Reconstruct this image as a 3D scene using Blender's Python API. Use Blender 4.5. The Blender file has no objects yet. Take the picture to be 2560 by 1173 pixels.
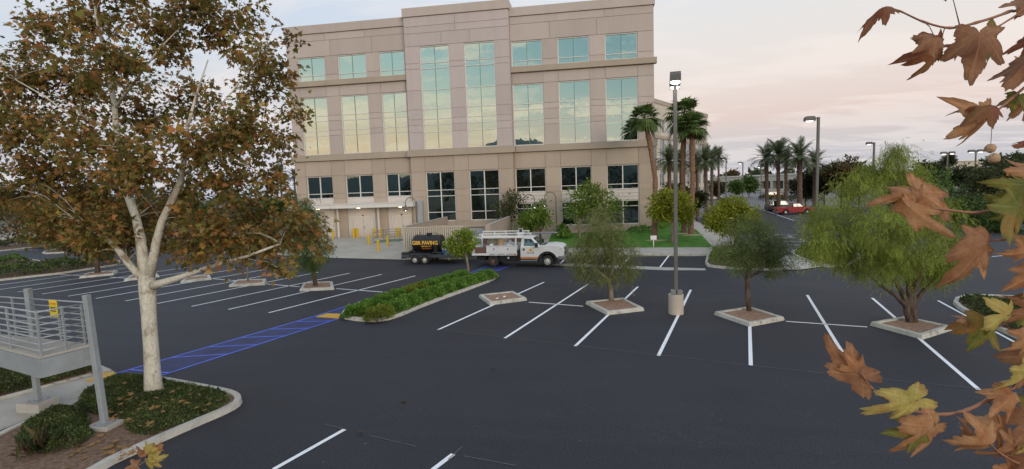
import bpy, bmesh, math, random
import numpy as np
from mathutils import Vector, Matrix
C = bpy.context.scene.collection
rnd = random.Random(7)
# ------------------------------------------------------------------ camera model (pose of the photograph)
FPX=1273.4; PIT=math.radians(5.35); ROL=math.radians(-1.97); YAW=math.radians(-8.88); CH=5.66; FD=52.4
def _cam():
    F=(math.sin(YAW)*math.cos(PIT),math.cos(YAW)*math.cos(PIT),-math.sin(PIT))
    R0=(math.cos(YAW),-math.sin(YAW),0)
    U0=(R0[1]*F[2]-R0[2]*F[1],R0[2]*F[0]-R0[0]*F[2],R0[0]*F[1]-R0[1]*F[0])
    c,s=math.cos(ROL),math.sin(ROL)
    return (tuple(c*a+s*b for a,b in zip(R0,U0)),tuple(-s*a+c*b for a,b in zip(R0,U0)),F)
CR,CU,CF=_cam()
def ray(px,py):
    a=(px-1280)/FPX; b=(586.5-py)/FPX
    return tuple(CR[i]*a+CU[i]*b+CF[i] for i in range(3))
def H(x,y):      # the terrain climbs gently towards the office building
    t=min(1,max(0,(y-38.5)/12.5)); u=min(1,max(0,(16-x)/6)); v=min(1,max(0,(x+50)/12))
    return .75*t*u*v
def G(px,py,z=0.0):   # survey helper: sight line -> ground (z above terrain)
    d=ray(px,py); h=z
    for _ in range(30):
        t=(h-CH)/d[2]; h=.5*h+.5*(z+H(d[0]*t,d[1]*t))
    return Vector((d[0]*t,d[1]*t,h))
def at(px,py,Y):
    d=ray(px,py); t=Y/d[1]; return Vector((d[0]*t,Y,CH+d[2]*t))
def dep(px,py,D):
    d=ray(px,py); return Vector((d[0]*D,d[1]*D,CH+d[2]*D))
def depth(p): return p[0]*CF[0]+p[1]*CF[1]+(p[2]-CH)*CF[2]
# ------------------------------------------------------------------ objects
def tag(o,label=None,cat=None,group=None,kind=None):
    if label: o['label']=label
    if cat: o['category']=cat
    if group: o['group']=group
    if kind: o['kind']=kind
    return o
def thing(name,label,cat,loc=(0,0,0),rotz=0,group=None):
    o=bpy.data.objects.new(name,None); C.objects.link(o)
    o.location=loc; o.rotation_euler=(0,0,rotz); o.empty_display_size=.2
    return tag(o,label,cat,group)
def root_of(o):
    while o.parent: o=o.parent
    return o
class MB:
    def __init__(s): s.v=[]; s.f=[]; s.mi=[]
    def add(s,vs,fs,m=0):
        b=len(s.v); s.v+= [tuple(v) for v in vs]; s.f+=[tuple(i+b for i in f) for f in fs]; s.mi+=[m]*len(fs); return s
    def box(s,x0,x1,y0,y1,z0,z1,m=0):
        return s.add([(x0,y0,z0),(x1,y0,z0),(x1,y1,z0),(x0,y1,z0),(x0,y0,z1),(x1,y0,z1),(x1,y1,z1),(x0,y1,z1)],
            [(0,3,2,1),(4,5,6,7),(0,1,5,4),(1,2,6,5),(2,3,7,6),(3,0,4,7)],m)
    def obox(s,c,ax,hx,hy,hz,m=0):  # oriented box: c centre, ax = (u,v,w) unit vectors
        u,v,w=[Vector(a) for a in ax]; c=Vector(c)
        P=[c+u*i*hx+v*j*hy+w*k*hz for k in(-1,1) for j in(-1,1) for i in(-1,1)]
        return s.add(P,[(0,2,3,1),(4,5,7,6),(0,1,5,4),(1,3,7,5),(3,2,6,7),(2,0,4,6)],m)
    def bar(s,a,b,w,h=None,m=0):
        a=Vector(a);b=Vector(b);h=h or w;d=(b-a);L=d.length;d.normalize()
        up=Vector((0,0,1)) if abs(d.z)<.95 else Vector((0,1,0))
        u=d.cross(up).normalized();v=u.cross(d)
        return s.obox((a+b)/2,(d,u,v),L/2,w/2,h/2,m)
    def quad(s,a,b,c,d,m=0): return s.add([a,b,c,d],[(0,1,2,3)],m)
    def tube(s,P,R,n=8,m=0,cap=True):
        P=[Vector(p) for p in P]
        if not hasattr(R,'__len__'): R=[R]*len(P)
        prev=None; rings=[]
        for i,p in enumerate(P):
            d=(P[min(i+1,len(P)-1)]-P[max(i-1,0)]).normalized()
            if prev is None:
                prev=d.orthogonal().normalized() if abs(d.z)<.9 else Vector((1,0,0))
            u=(prev-d*prev.dot(d)).normalized(); v=d.cross(u); prev=u
            rings.append([p+(u*math.cos(2*math.pi*k/n)+v*math.sin(2*math.pi*k/n))*R[i] for k in range(n)])
        vs=[q for r in rings for q in r]; fs=[]
        for i in range(len(P)-1):
            for k in range(n):
                a=i*n+k;b=i*n+(k+1)%n; fs.append((a,b,b+n,a+n))
        if cap: fs.append(tuple(range(n-1,-1,-1))); fs.append(tuple((len(P)-1)*n+k for k in range(n)))
        return s.add(vs,fs,m)
    def cyl(s,c,axis,r,h,n=20,m=0,r2=None):
        c=Vector(c);a=Vector(axis).normalized()*h/2
        return s.tube([c-a,c+a],[r,r if r2 is None else r2],n,m)
    def prism(s,poly,y0,y1,m=0):   # side profile (x,z) pushed along y
        n=len(poly); vs=[(x,y0,z) for x,z in poly]+[(x,y1,z) for x,z in poly]
        ar=sum(poly[i][0]*poly[(i+1)%n][1]-poly[(i+1)%n][0]*poly[i][1] for i in range(n))
        fs=[tuple(range(n)),tuple(range(2*n-1,n-1,-1))]+[(i,i+n,(i+1)%n+n,(i+1)%n) for i in range(n)]
        if ar<0: fs=[f[::-1] for f in fs]
        return s.add(vs,fs,m)
    def slab(s,poly,z0,z1,m=0):   # plan outline (x,y) pushed up
        n=len(poly)
        ar=sum(poly[i][0]*poly[(i+1)%n][1]-poly[(i+1)%n][0]*poly[i][1] for i in range(n))
        if ar<0: poly=poly[::-1]
        vs=[(p[0],p[1],z0) for p in poly]+[(p[0],p[1],z1) for p in poly]
        return s.add(vs,[tuple(range(n-1,-1,-1)),tuple(range(n,2*n))]+[(i,(i+1)%n,(i+1)%n+n,i+n) for i in range(n)],m)
    def lathe(s,prof,c=(0,0,0),n=20,m=0):
        vs=[];fs=[]
        for r,z in prof:
            for k in range(n): t=2*math.pi*k/n; vs.append((c[0]+r*math.cos(t),c[1]+r*math.sin(t),c[2]+z))
        for i in range(len(prof)-1):
            for k in range(n): a=i*n+k;b=i*n+(k+1)%n; fs.append((a,b,b+n,a+n))
        return s.add(vs,fs,m)
    def build(s,name,mat,parent=None,world=False,smooth=False,bevel=0,seg=2):
        me=bpy.data.meshes.new(name)
        off=Vector(root_of(parent).location) if (world and parent) else Vector((0,0,0))
        me.from_pydata([tuple(Vector(v)-off) for v in s.v],[],s.f); me.update()
        for mm in (mat if isinstance(mat,(list,tuple)) else [mat]): me.materials.append(mm)
        me.polygons.foreach_set('material_index',s.mi)
        if smooth: me.polygons.foreach_set('use_smooth',[True]*len(s.f))
        o=bpy.data.objects.new(name,me); C.objects.link(o)
        if parent: o.parent=parent
        if bevel:
            b=o.modifiers.new('bevel','BEVEL'); b.width=bevel; b.segments=seg; b.limit_method='ANGLE'; b.angle_limit=math.radians(40)
        return o
def npmesh(name,V,Fs,mat,parent=None,smooth=False):   # V (n,3); Fs (m,k) one face size
    me=bpy.data.meshes.new(name); n=len(V); m,k=Fs.shape
    me.vertices.add(n); me.vertices.foreach_set('co',np.ascontiguousarray(V,dtype=np.float32).ravel())
    me.loops.add(m*k); me.loops.foreach_set('vertex_index',np.ascontiguousarray(Fs,dtype=np.int32).ravel())
    me.polygons.add(m); me.polygons.foreach_set('loop_start',np.arange(0,m*k,k,dtype=np.int32))
    me.polygons.foreach_set('loop_total',np.full(m,k,dtype=np.int32))
    if smooth: me.polygons.foreach_set('use_smooth',np.ones(m,dtype=bool))
    me.update(calc_edges=True); me.validate()
    me.materials.append(mat)
    o=bpy.data.objects.new(name,me); C.objects.link(o)
    if parent: o.parent=parent
    return o
def dup(root,loc,rotz,label,group=None,scale=None):
    r=root.copy(); C.objects.link(r); r.location=loc; r.rotation_euler=(0,0,rotz); r['label']=label
    if group: r['group']=group
    if scale: r.scale=scale
    for ch in list(root.children):
        c=ch.copy(); C.objects.link(c); c.parent=r
        for g in ch.children:
            d=g.copy(); C.objects.link(d); d.parent=c
    return r
def text_mesh(body,size,mat,name,parent,M,ext=.004,bold=.0,spacing=1.0,sx=1.0):
    cu=bpy.data.curves.new(name,'FONT'); cu.body=body; cu.size=size; cu.align_x='CENTER'; cu.align_y='CENTER'
    cu.extrude=ext; cu.offset=bold; cu.space_character=spacing; cu.resolution_u=3
    o=bpy.data.objects.new(name+'_curve',cu); C.objects.link(o)
    bpy.context.view_layer.update()
    me=bpy.data.meshes.new_from_object(o.evaluated_get(bpy.context.evaluated_depsgraph_get()))
    bpy.data.objects.remove(o); bpy.data.curves.remove(cu)
    me.transform(M@Matrix.Diagonal((sx,1,1,1))); me.materials.clear(); me.materials.append(mat); me.name=name
    t=bpy.data.objects.new(name,me); C.objects.link(t); t.parent=parent
    return t
# ------------------------------------------------------------------ materials
def newmat(name):
    m=bpy.data.materials.new(name); m.use_nodes=True; nt=m.node_tree
    return m,nt,nt.nodes['Principled BSDF']
def N(nt,t,**kw):
    n=nt.nodes.new(t)
    for k,v in kw.items(): setattr(n,k,v)
    return n
def ramp(nt,stops,interp='LINEAR'):
    r=N(nt,'ShaderNodeValToRGB'); r.color_ramp.interpolation=interp
    el=r.color_ramp.elements
    while len(el)<len(stops): el.new(.5)
    for e,(p,c) in zip(el,stops): e.position=p; e.color=(*c,1) if len(c)==3 else c
    return r
def noise(nt,scale,detail=4,rough=.6,coord='Object',vec=None,dist=0):
    n=N(nt,'ShaderNodeTexNoise'); n.inputs['Scale'].default_value=scale; n.inputs['Detail'].default_value=detail
    n.inputs['Roughness'].default_value=rough; n.inputs['Distortion'].default_value=dist
    if vec is None:
        tc=N(nt,'ShaderNodeTexCoord'); vec=tc.outputs[coord]
    nt.links.new(vec,n.inputs['Vector']); return n
def mixc(nt,fac,a,b,mode='MIX'):
    m=N(nt,'ShaderNodeMix',data_type='RGBA',blend_type=mode)
    for s,val in ((0,fac),(6,a),(7,b)):
        if isinstance(val,(int,float)): m.inputs[s].default_value=val
        elif isinstance(val,tuple): m.inputs[s].default_value=(*val,1) if len(val)==3 else val
        else: nt.links.new(val,m.inputs[s])
    return m.outputs[2]
def bump(nt,b,src,strength=.3,dist=.02):
    n=N(nt,'ShaderNodeBump'); n.inputs['Strength'].default_value=strength; n.inputs['Distance'].default_value=dist
    nt.links.new(src,n.inputs['Height']); nt.links.new(n.outputs[0],b.inputs['Normal'])
def plain(name,col,rough=.6,metal=0,var=.12,scale=3,bmp=0,bscale=40,spec=.4,dirt=None):
    m,nt,b=newmat(name)
    n=noise(nt,scale,6,.65)
    lo=tuple(max(0,c*(1-var)) for c in col); hi=tuple(min(1,c*(1+var)) for c in col)
    r=ramp(nt,[(.3,lo),(.7,hi)]); nt.links.new(n.outputs[0],r.inputs[0]); out=r.outputs[0]
    if dirt:
        n2=noise(nt,dirt[1],8,.7); r2=ramp(nt,[(dirt[2],(0,0,0)),(dirt[2]+.18,(1,1,1))]); nt.links.new(n2.outputs[0],r2.inputs[0])
        out=mixc(nt,r2.outputs[0],out,dirt[0])
    nt.links.new(out,b.inputs['Base Color'])
    b.inputs['Roughness'].default_value=rough; b.inputs['Metallic'].default_value=metal; b.inputs['Specular IOR Level'].default_value=spec
    if bmp:
        n3=noise(nt,bscale,4,.6); bump(nt,b,n3.outputs[0],bmp,.02)
    return m
def leafmat(name,stops,trans=.3,rough=.55,cl=(.75,1.25),cscale=.8):
    m,nt,b=newmat(name)
    g=N(nt,'ShaderNodeNewGeometry'); r=ramp(nt,stops); nt.links.new(g.outputs['Random Per Island'],r.inputs[0])
    n=noise(nt,cscale,3,.6); mr=N(nt,'ShaderNodeMapRange'); nt.links.new(n.outputs[0],mr.inputs[0])
    mr.inputs[1].default_value=.3; mr.inputs[2].default_value=.7; mr.inputs[3].default_value=cl[0]; mr.inputs[4].default_value=cl[1]
    mv=N(nt,'ShaderNodeVectorMath',operation='SCALE'); nt.links.new(r.outputs[0],mv.inputs[0]); nt.links.new(mr.outputs[0],mv.inputs['Scale'])
    nt.links.new(mv.outputs[0],b.inputs['Base Color']); b.inputs['Roughness'].default_value=rough; b.inputs['Specular IOR Level'].default_value=.25
    t=N(nt,'ShaderNodeBsdfTranslucent'); nt.links.new(mv.outputs[0],t.inputs[0])
    ms=N(nt,'ShaderNodeMixShader'); ms.inputs[0].default_value=trans
    nt.links.new(b.outputs[0],ms.inputs[1]); nt.links.new(t.outputs[0],ms.inputs[2])
    nt.links.new(ms.outputs[0],nt.nodes['Material Output'].inputs[0])
    return m
def emit(name,col,s):
    m,nt,b=newmat(name); b.inputs['Base Color'].default_value=(*col,1); b.inputs['Emission Color'].default_value=(*col,1); b.inputs['Emission Strength'].default_value=s
    return m
M={}
def precast(name,col,rough):   # cast panels: each slab a slightly different batch, faint water streaks
    m,nt,b=newmat(name)
    g=N(nt,'ShaderNodeNewGeometry'); r=ramp(nt,[(0,tuple(c*.93 for c in col)),(.5,col),(1,tuple(min(1,c*1.05) for c in col))]); nt.links.new(g.outputs['Random Per Island'],r.inputs[0])
    tc=N(nt,'ShaderNodeTexCoord'); mp=N(nt,'ShaderNodeMapping'); mp.inputs['Scale'].default_value=(1.3,1.3,.12); nt.links.new(tc.outputs['Object'],mp.inputs[0])
    st=noise(nt,1.0,6,.65,vec=mp.outputs[0]); rs=ramp(nt,[(.34,(.955,.95,.94)),(.56,(1,1,1)),(.8,(1.015,1.015,1.015))]); nt.links.new(st.outputs[0],rs.inputs[0])
    bl=noise(nt,.3,5,.6); rb=ramp(nt,[(.3,(.95,.95,.95)),(.7,(1.04,1.04,1.04))]); nt.links.new(bl.outputs[0],rb.inputs[0])
    c=mixc(nt,1,mixc(nt,1,r.outputs[0],rs.outputs[0],'MULTIPLY'),rb.outputs[0],'MULTIPLY'); nt.links.new(c,b.inputs['Base Color'])
    b.inputs['Roughness'].default_value=rough; b.inputs['Specular IOR Level'].default_value=.3
    n=noise(nt,14,4,.6); bump(nt,b,n.outputs[0],.15,.02); return m
def asphalt(name,a,b_,worn):
    m,nt,b=newmat(name)
    n=noise(nt,.22,6,.6); r=ramp(nt,[(.3,a),(.72,b_)]); nt.links.new(n.outputs[0],r.inputs[0])
    f=noise(nt,24,5,.8); rf=ramp(nt,[(.34,(.35,.35,.35)),(.62,(1.42,1.42,1.45))]); nt.links.new(f.outputs[0],rf.inputs[0])
    c=mixc(nt,1.0,r.outputs[0],rf.outputs[0],'MULTIPLY')
    w=noise(nt,1.1,9,.72,dist=.6); rw=ramp(nt,[(.58,(0,0,0)),(.75,(1,1,1))]); nt.links.new(w.outputs[0],rw.inputs[0])
    c2=mixc(nt,rw.outputs[0],c,worn)
    # thin chalky scuffs
    sc=noise(nt,2.2,2,.5,dist=2.5); rs=ramp(nt,[(.492,(0,0,0)),(.5,(1,1,1)),(.508,(0,0,0))]); nt.links.new(sc.outputs[0],rs.inputs[0])
    mk=noise(nt,.5,2,.5); rk=ramp(nt,[(.52,(0,0,0)),(.66,(.4,.4,.4))]); nt.links.new(mk.outputs[0],rk.inputs[0])
    k=mixc(nt,1.0,rs.outputs[0],rk.outputs[0],'MULTIPLY'); c3=mixc(nt,k,c2,(.16,.16,.17))
    vo=N(nt,'ShaderNodeTexVoronoi'); vo.inputs['Scale'].default_value=2.6; tcv=N(nt,'ShaderNodeTexCoord'); nt.links.new(tcv.outputs['Object'],vo.inputs['Vector'])
    rv=ramp(nt,[(.035,(1,1,1)),(.06,(0,0,0))]); nt.links.new(vo.outputs['Distance'],rv.inputs[0]); pk=noise(nt,.35,3,.6); rpk=ramp(nt,[(.5,(0,0,0)),(.62,(1,1,1))]); nt.links.new(pk.outputs[0],rpk.inputs[0])
    c3=mixc(nt,mixc(nt,1,rv.outputs[0],rpk.outputs[0],'MULTIPLY'),c3,(.22,.21,.19))
    mpt=N(nt,'ShaderNodeMapping'); mpt.inputs['Rotation'].default_value=(0,0,.3); mpt.inputs['Scale'].default_value=(.12,1.5,1); nt.links.new(tcv.outputs['Object'],mpt.inputs[0])
    ty=noise(nt,.55,4,.55,vec=mpt.outputs[0],dist=.8); rty=ramp(nt,[(.35,(.92,.92,.92)),(.5,(1,1,1)),(.68,(1.07,1.07,1.08))]); nt.links.new(ty.outputs[0],rty.inputs[0]); c3=mixc(nt,1,c3,rty.outputs[0],'MULTIPLY')
    nt.links.new(c3,b.inputs['Base Color']); b.inputs['Roughness'].default_value=.72; b.inputs['Specular IOR Level'].default_value=.35
    bump(nt,b,f.outputs[0],.35,.012)
    return m
M['asphalt']=asphalt('asphalt',(.026,.027,.033),(.035,.036,.043),(.043,.044,.049))
M['old_asphalt']=asphalt('old_asphalt',(.15,.145,.15),(.20,.19,.19),(.23,.21,.205))
M['earth']=plain('earth',(.13,.115,.075),.9,var=.35,scale=.05)
M['concrete']=plain('concrete',(.42,.395,.35),.85,var=.14,scale=1.2,bmp=.2,bscale=30,dirt=((.27,.25,.215),2.5,.58))
M['kerb']=plain('kerb',(.50,.48,.42),.85,var=.18,scale=2.5,bmp=.35,bscale=25,dirt=((.17,.15,.115),3.2,.54))
M['apron']=plain('apron',(.44,.41,.35),.85,var=.12,scale=.5,bmp=.1,bscale=30,dirt=((.30,.275,.23),.9,.55))
M['white_line']=plain('white_line',(.86,.87,.89),.6,var=.06,scale=4,dirt=((.28,.28,.30),5,.60))
M['thin_line']=plain('thin_line',(.13,.12,.13),.8,var=.25,scale=2,dirt=((.05,.05,.055),3,.5))
M['blue_line']=plain('blue_line',(.075,.15,.72),.55,var=.2,scale=2,dirt=((.05,.06,.16),4,.60))
M['blue_fill']=plain('blue_fill',(.030,.038,.125),.7,var=.35,scale=1.5,dirt=((.04,.042,.06),2.5,.5))
M['yellow_pad']=plain('yellow_pad',(.62,.36,.05),.7,var=.15,scale=6,bmp=.6,bscale=30)
M['mulch']=plain('mulch',(.31,.185,.125),.95,var=.5,scale=12,bmp=1,bscale=20,dirt=((.46,.34,.25),15,.56))
M['dry_mulch']=plain('dry_mulch',(.36,.29,.19),.95,var=.2,scale=5,bmp=.5)
M['bed_mulch']=plain('bed_mulch',(.185,.115,.075),.95,var=.6,scale=9,bmp=1,bscale=18,dirt=((.36,.25,.16),13,.60))
M['soil']=plain('soil',(.15,.09,.06),.95,var=.6,scale=9,bmp=1,bscale=18,dirt=((.3,.2,.13),13,.58))
M['lawn']=plain('lawn',(.085,.21,.034),.9,var=.35,scale=1.6,bmp=1,bscale=35,spec=.1)
M['wall_up']=precast('wall_up',(.50,.43,.39),.85)
M['wall_lo']=precast('wall_lo',(.445,.365,.295),.85)
M['wall_bay']=precast('wall_bay',(.515,.45,.435),.85)
M['band']=plain('band',(.40,.335,.265),.85,var=.07,scale=.5,bmp=.1,bscale=14)
M['white_panel']=plain('white_panel',(.62,.565,.52),.75,var=.05,scale=.6)
M['frame']=plain('frame',(.70,.68,.64),.45,var=.04)
M['white_paint']=plain('white_paint',(.75,.75,.74),.35,var=.05,scale=1.5,spec=.5,dirt=((.5,.48,.44),3,.66))
M['door_paint']=plain('door_paint',(.64,.585,.54),.55,var=.05)
M['cream_wall']=plain('cream_wall',(.55,.50,.41),.8,var=.06,scale=.5)
M['galv']=plain('galv',(.36,.39,.41),.5,metal=.25,var=.12,scale=2,dirt=((.30,.33,.35),5,.62))
M['sign_yellow']=plain('sign_yellow',(.75,.56,.04),.5,var=.06)
M['galv_dark']=plain('galv_dark',(.30,.33,.35),.5,metal=.2,var=.15,scale=2)
M['pole']=plain('pole',(.125,.118,.11),.55,var=.12)
M['pole_base']=plain('pole_base',(.50,.43,.36),.85,var=.07,scale=2,bmp=.15)
M['black']=plain('black',(.018,.018,.02),.45,var=.2,scale=2)
M['tank']=plain('tank',(.014,.014,.016),.4,var=.4,scale=3,dirt=((.05,.048,.045),5,.6))
M['rubber']=plain('rubber',(.030,.028,.027),.85,var=.3,dirt=((.09,.07,.05),6,.55))
M['rim_white']=plain('rim_white',(.62,.61,.57),.5,var=.1)
M['rim_rust']=plain('rim_rust',(.20,.115,.07),.7,var=.35,scale=8)
M['orange']=plain('orange',(.65,.22,.04),.5,var=.08)
M['gold']=plain('gold',(.90,.52,.08),.5,var=.12,scale=6)
M['yellow']=plain('yellow',(.66,.43,.03),.5,var=.12,scale=5,dirt=((.4,.25,.05),7,.66))
M['ink']=plain('ink',(.03,.03,.03),.6,var=.1)
M['brown_metal']=plain('brown_metal',(.16,.085,.065),.65,var=.2)
M['cooler_blue']=plain('cooler_blue',(.03,.12,.55),.4,var=.08)
M['plastic_white']=plain('plastic_white',(.72,.73,.74),.5,var=.08)
M['wood']=plain('wood',(.42,.27,.16),.8,var=.25,scale=5)
M['steel_grey']=plain('steel_grey',(.22,.23,.235),.5,metal=.3,var=.15)
M['trailer']=plain('trailer',(.065,.075,.09),.5,var=.25,scale=2,dirt=((.15,.14,.13),5,.63))
M['olive']=plain('olive',(.19,.19,.14),.6,var=.2)
M['red_paint']=plain('red_paint',(.26,.012,.018),.35,var=.1,spec=.3)
M['dark_paint']=plain('dark_paint',(.02,.021,.026),.25,var=.1,spec=.6)
M['amber_paint']=plain('amber_paint',(.62,.28,.02),.3,var=.08,spec=.6)
M['green_metal']=plain('green_metal',(.12,.21,.17),.6,var=.15)
M['lamp_on']=emit('lamp_on',(1,.97,.88),14)
M['lamp_warm']=emit('lamp_warm',(1,.72,.38),9)
M['lamp_dim']=emit('lamp_dim',(1,.93,.95),3)
def glass_mirror(name,tint,refl,dark,wav=.012):
    m,nt,b=newmat(name); nt.nodes.remove(b)
    d=N(nt,'ShaderNodeBsdfDiffuse'); d.inputs[0].default_value=(*dark,1)
    g=N(nt,'ShaderNodeBsdfGlossy'); g.inputs['Color'].default_value=(*tint,1); g.inputs['Roughness'].default_value=.015
    n=noise(nt,.9,2,.5); bp=N(nt,'ShaderNodeBump'); bp.inputs['Strength'].default_value=wav; bp.inputs['Distance'].default_value=.3
    nt.links.new(n.outputs[0],bp.inputs['Height']); nt.links.new(bp.outputs[0],g.inputs['Normal'])
    ms=N(nt,'ShaderNodeMixShader')
    fr=N(nt,'ShaderNodeFresnel'); fr.inputs[0].default_value=1.5
    mr=N(nt,'ShaderNodeMapRange'); nt.links.new(fr.outputs[0],mr.inputs[0]); mr.inputs[1].default_value=.03; mr.inputs[2].default_value=1; mr.inputs[3].default_value=refl; mr.inputs[4].default_value=1
    nt.links.new(mr.outputs[0],ms.inputs[0]); nt.links.new(d.outputs[0],ms.inputs[1]); nt.links.new(g.outputs[0],ms.inputs[2])
    nt.links.new(ms.outputs[0],nt.nodes['Material Output'].inputs[0]); return m
M['glass_teal']=glass_mirror('glass_teal',(.60,.68,.63),.78,(.02,.05,.05))
M['glass_dark']=glass_mirror('glass_dark',(.75,.95,.95),.20,(.006,.008,.009))
M['glass_car']=glass_mirror('glass_car',(.85,.97,.95),.16,(.03,.045,.045))
M['glass_far']=glass_mirror('glass_far',(.6,.72,.78),.5,(.03,.04,.05))
# bark
def bark(name,a,b_,scale,thr=.5,bmp=.5,zs=1.0):
    m,nt,b=newmat(name)
    tc=N(nt,'ShaderNodeTexCoord'); mp=N(nt,'ShaderNodeMapping'); mp.inputs['Scale'].default_value=(1,1,zs); nt.links.new(tc.outputs['Object'],mp.inputs[0])
    n=noise(nt,scale,7,.62,vec=mp.outputs[0],dist=.4); r=ramp(nt,[(thr-.08,a),(thr,tuple((x+y)/2 for x,y in zip(a,b_))),(thr+.06,b_)]); nt.links.new(n.outputs[0],r.inputs[0])
    f=noise(nt,scale*6,4,.7,vec=mp.outputs[0]); rf=ramp(nt,[(.3,(.75,.75,.75)),(.7,(1.15,1.15,1.15))]); nt.links.new(f.outputs[0],rf.inputs[0])
    nt.links.new(mixc(nt,1,r.outputs[0],rf.outputs[0],'MULTIPLY'),b.inputs['Base Color']); b.inputs['Roughness'].default_value=.85; b.inputs['Specular IOR Level'].default_value=.2
    bump(nt,b,f.outputs[0],bmp,.03); return m
M['bark_syc']=bark('bark_syc',(.66,.63,.53),(.30,.24,.165),3.2,.58,.35,.6)
M['bark_dark']=bark('bark_dark',(.085,.06,.045),(.14,.105,.08),7,.5,.8,.35)
M['bark_pale']=bark('bark_pale',(.30,.25,.19),(.20,.165,.12),7,.5,.6,.35)
M['bark_palm']=bark('bark_palm',(.30,.17,.115),(.17,.095,.065),6,.5,.9,2.2)
M['bark_date']=bark('bark_date',(.19,.125,.095),(.105,.07,.055),5,.5,1,2)
M['twig']=plain('twig',(.20,.12,.085),.7,var=.2,scale=20)
M['twig_red']=plain('twig_red',(.28,.13,.075),.65,var=.2,scale=25)
# foliage
M['lf_syc']=leafmat('lf_syc',[(0, (0.0955, 0.0959, 0.0246)), (0.22, (0.2055, 0.186, 0.0452)), (0.42, (0.1468, 0.1199, 0.034)), (0.62, (0.279, 0.1919, 0.0567)), (0.8, (0.3085, 0.1679, 0.0567)), (0.92, (0.4405, 0.1799, 0.0567)), (1, (0.4113, 0.2878, 0.0567))],.35,.55,(.5,1.5),.9)
M['lf_pep']=leafmat('lf_pep',[(0, (0.1602, 0.2133, 0.0427)), (0.5, (0.2641, 0.334, 0.0569)), (1, (0.4149, 0.4407, 0.0854))],.35,.6,(.5,1.4),1.3)
M['lf_pepo']=leafmat('lf_pepo',[(0, (0.1025, 0.1389, 0.0446)), (0.5, (0.1878, 0.2122, 0.0668)), (1, (0.2904, 0.2939, 0.104))],.3,.6,(.55,1.35),1.6)
M['lf_pepd']=leafmat('lf_pepd',[(0, (0.0807, 0.121, 0.0389)), (0.5, (0.1515, 0.2018, 0.0621)), (1, (0.2422, 0.2825, 0.101))],.3,.6,(.55,1.35),1.6)
M['lf_bright']=leafmat('lf_bright',[(0, (0.1111, 0.1925, 0.0215)), (0.5, (0.2075, 0.3095, 0.0286)), (0.9, (0.326, 0.3988, 0.0501)), (1, (0.3853, 0.33, 0.0715))],.35,.5,(.65,1.3),1.1)
M['lf_camphor']=leafmat('lf_camphor',[(0, (0.0858, 0.1598, 0.0269)), (0.5, (0.156, 0.246, 0.0374)), (1, (0.2652, 0.3321, 0.0598))],.35,.5,(.6,1.3),.8)
M['lf_yel']=leafmat('lf_yel',[(0, (0.156, 0.195, 0.0195)), (0.5, (0.26, 0.3055, 0.026)), (1, (0.377, 0.351, 0.0455))],.35,.5,(.6,1.3),1.0)
M['lf_dark']=leafmat('lf_dark',[(0,(.026,.04,.017)),(.5,(.055,.072,.028)),(1,(.10,.095,.038))],.2,.6,(.6,1.35),.35)
M['lf_mid']=leafmat('lf_mid',[(0, (0.048, 0.096, 0.024)), (0.5, (0.09, 0.156, 0.036)), (1, (0.144, 0.204, 0.054))],.25,.6,(.6,1.35),.4)
M['lf_brown']=leafmat('lf_brown',[(0,(.06,.05,.02)),(.5,(.11,.09,.03)),(1,(.18,.11,.045))],.25,.6,(.6,1.35),.5)
M['lf_olive']=leafmat('lf_olive',[(0, (0.0382, 0.055, 0.018)), (0.5, (0.068, 0.088, 0.0315)), (1, (0.1105, 0.1265, 0.045))],.25,.6,(.7,1.25),1)
M['lf_hedge']=leafmat('lf_hedge',[(0, (0.0578, 0.1262, 0.0229)), (0.5, (0.1155, 0.245, 0.0386)), (1, (0.2117, 0.3564, 0.0572))],.25,.55,(.7,1.3),1.5)
M['lf_hedgey']=leafmat('lf_hedgey',[(0, (0.1001, 0.1518, 0.0194)), (0.5, (0.1788, 0.231, 0.0315)), (1, (0.2717, 0.2772, 0.0545))],.25,.55,(.7,1.3),1.5)
M['lf_cover']=leafmat('lf_cover',[(0, (0.0338, 0.0553, 0.0178)), (0.5, (0.0713, 0.1073, 0.0292)), (0.9, (0.122, 0.1543, 0.0455)), (1, (0.2063, 0.1382, 0.0488))],.2,.55,(.6,1.3),1.5)
M['lf_palm']=leafmat('lf_palm',[(0, (0.0473, 0.0938, 0.024)), (0.5, (0.1013, 0.1625, 0.042)), (1, (0.1755, 0.225, 0.066))],.25,.5,(.75,1.25),1)
M['lf_date']=leafmat('lf_date',[(0, (0.054, 0.0805, 0.0368)), (0.5, (0.096, 0.1323, 0.0575)), (1, (0.15, 0.1725, 0.0805))],.25,.5,(.75,1.25),1)
M['lf_dead']=leafmat('lf_dead',[(0, (0.098, 0.063, 0.0315)), (0.5, (0.154, 0.105, 0.0525)), (1, (0.21, 0.154, 0.084))],.2,.7,(.8,1.2),1)
M['lf_fallen']=leafmat('lf_fallen',[(0,(.25,.12,.04)),(.5,(.36,.22,.08)),(1,(.46,.30,.15))],.2,.7,(.8,1.2),1)
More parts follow.
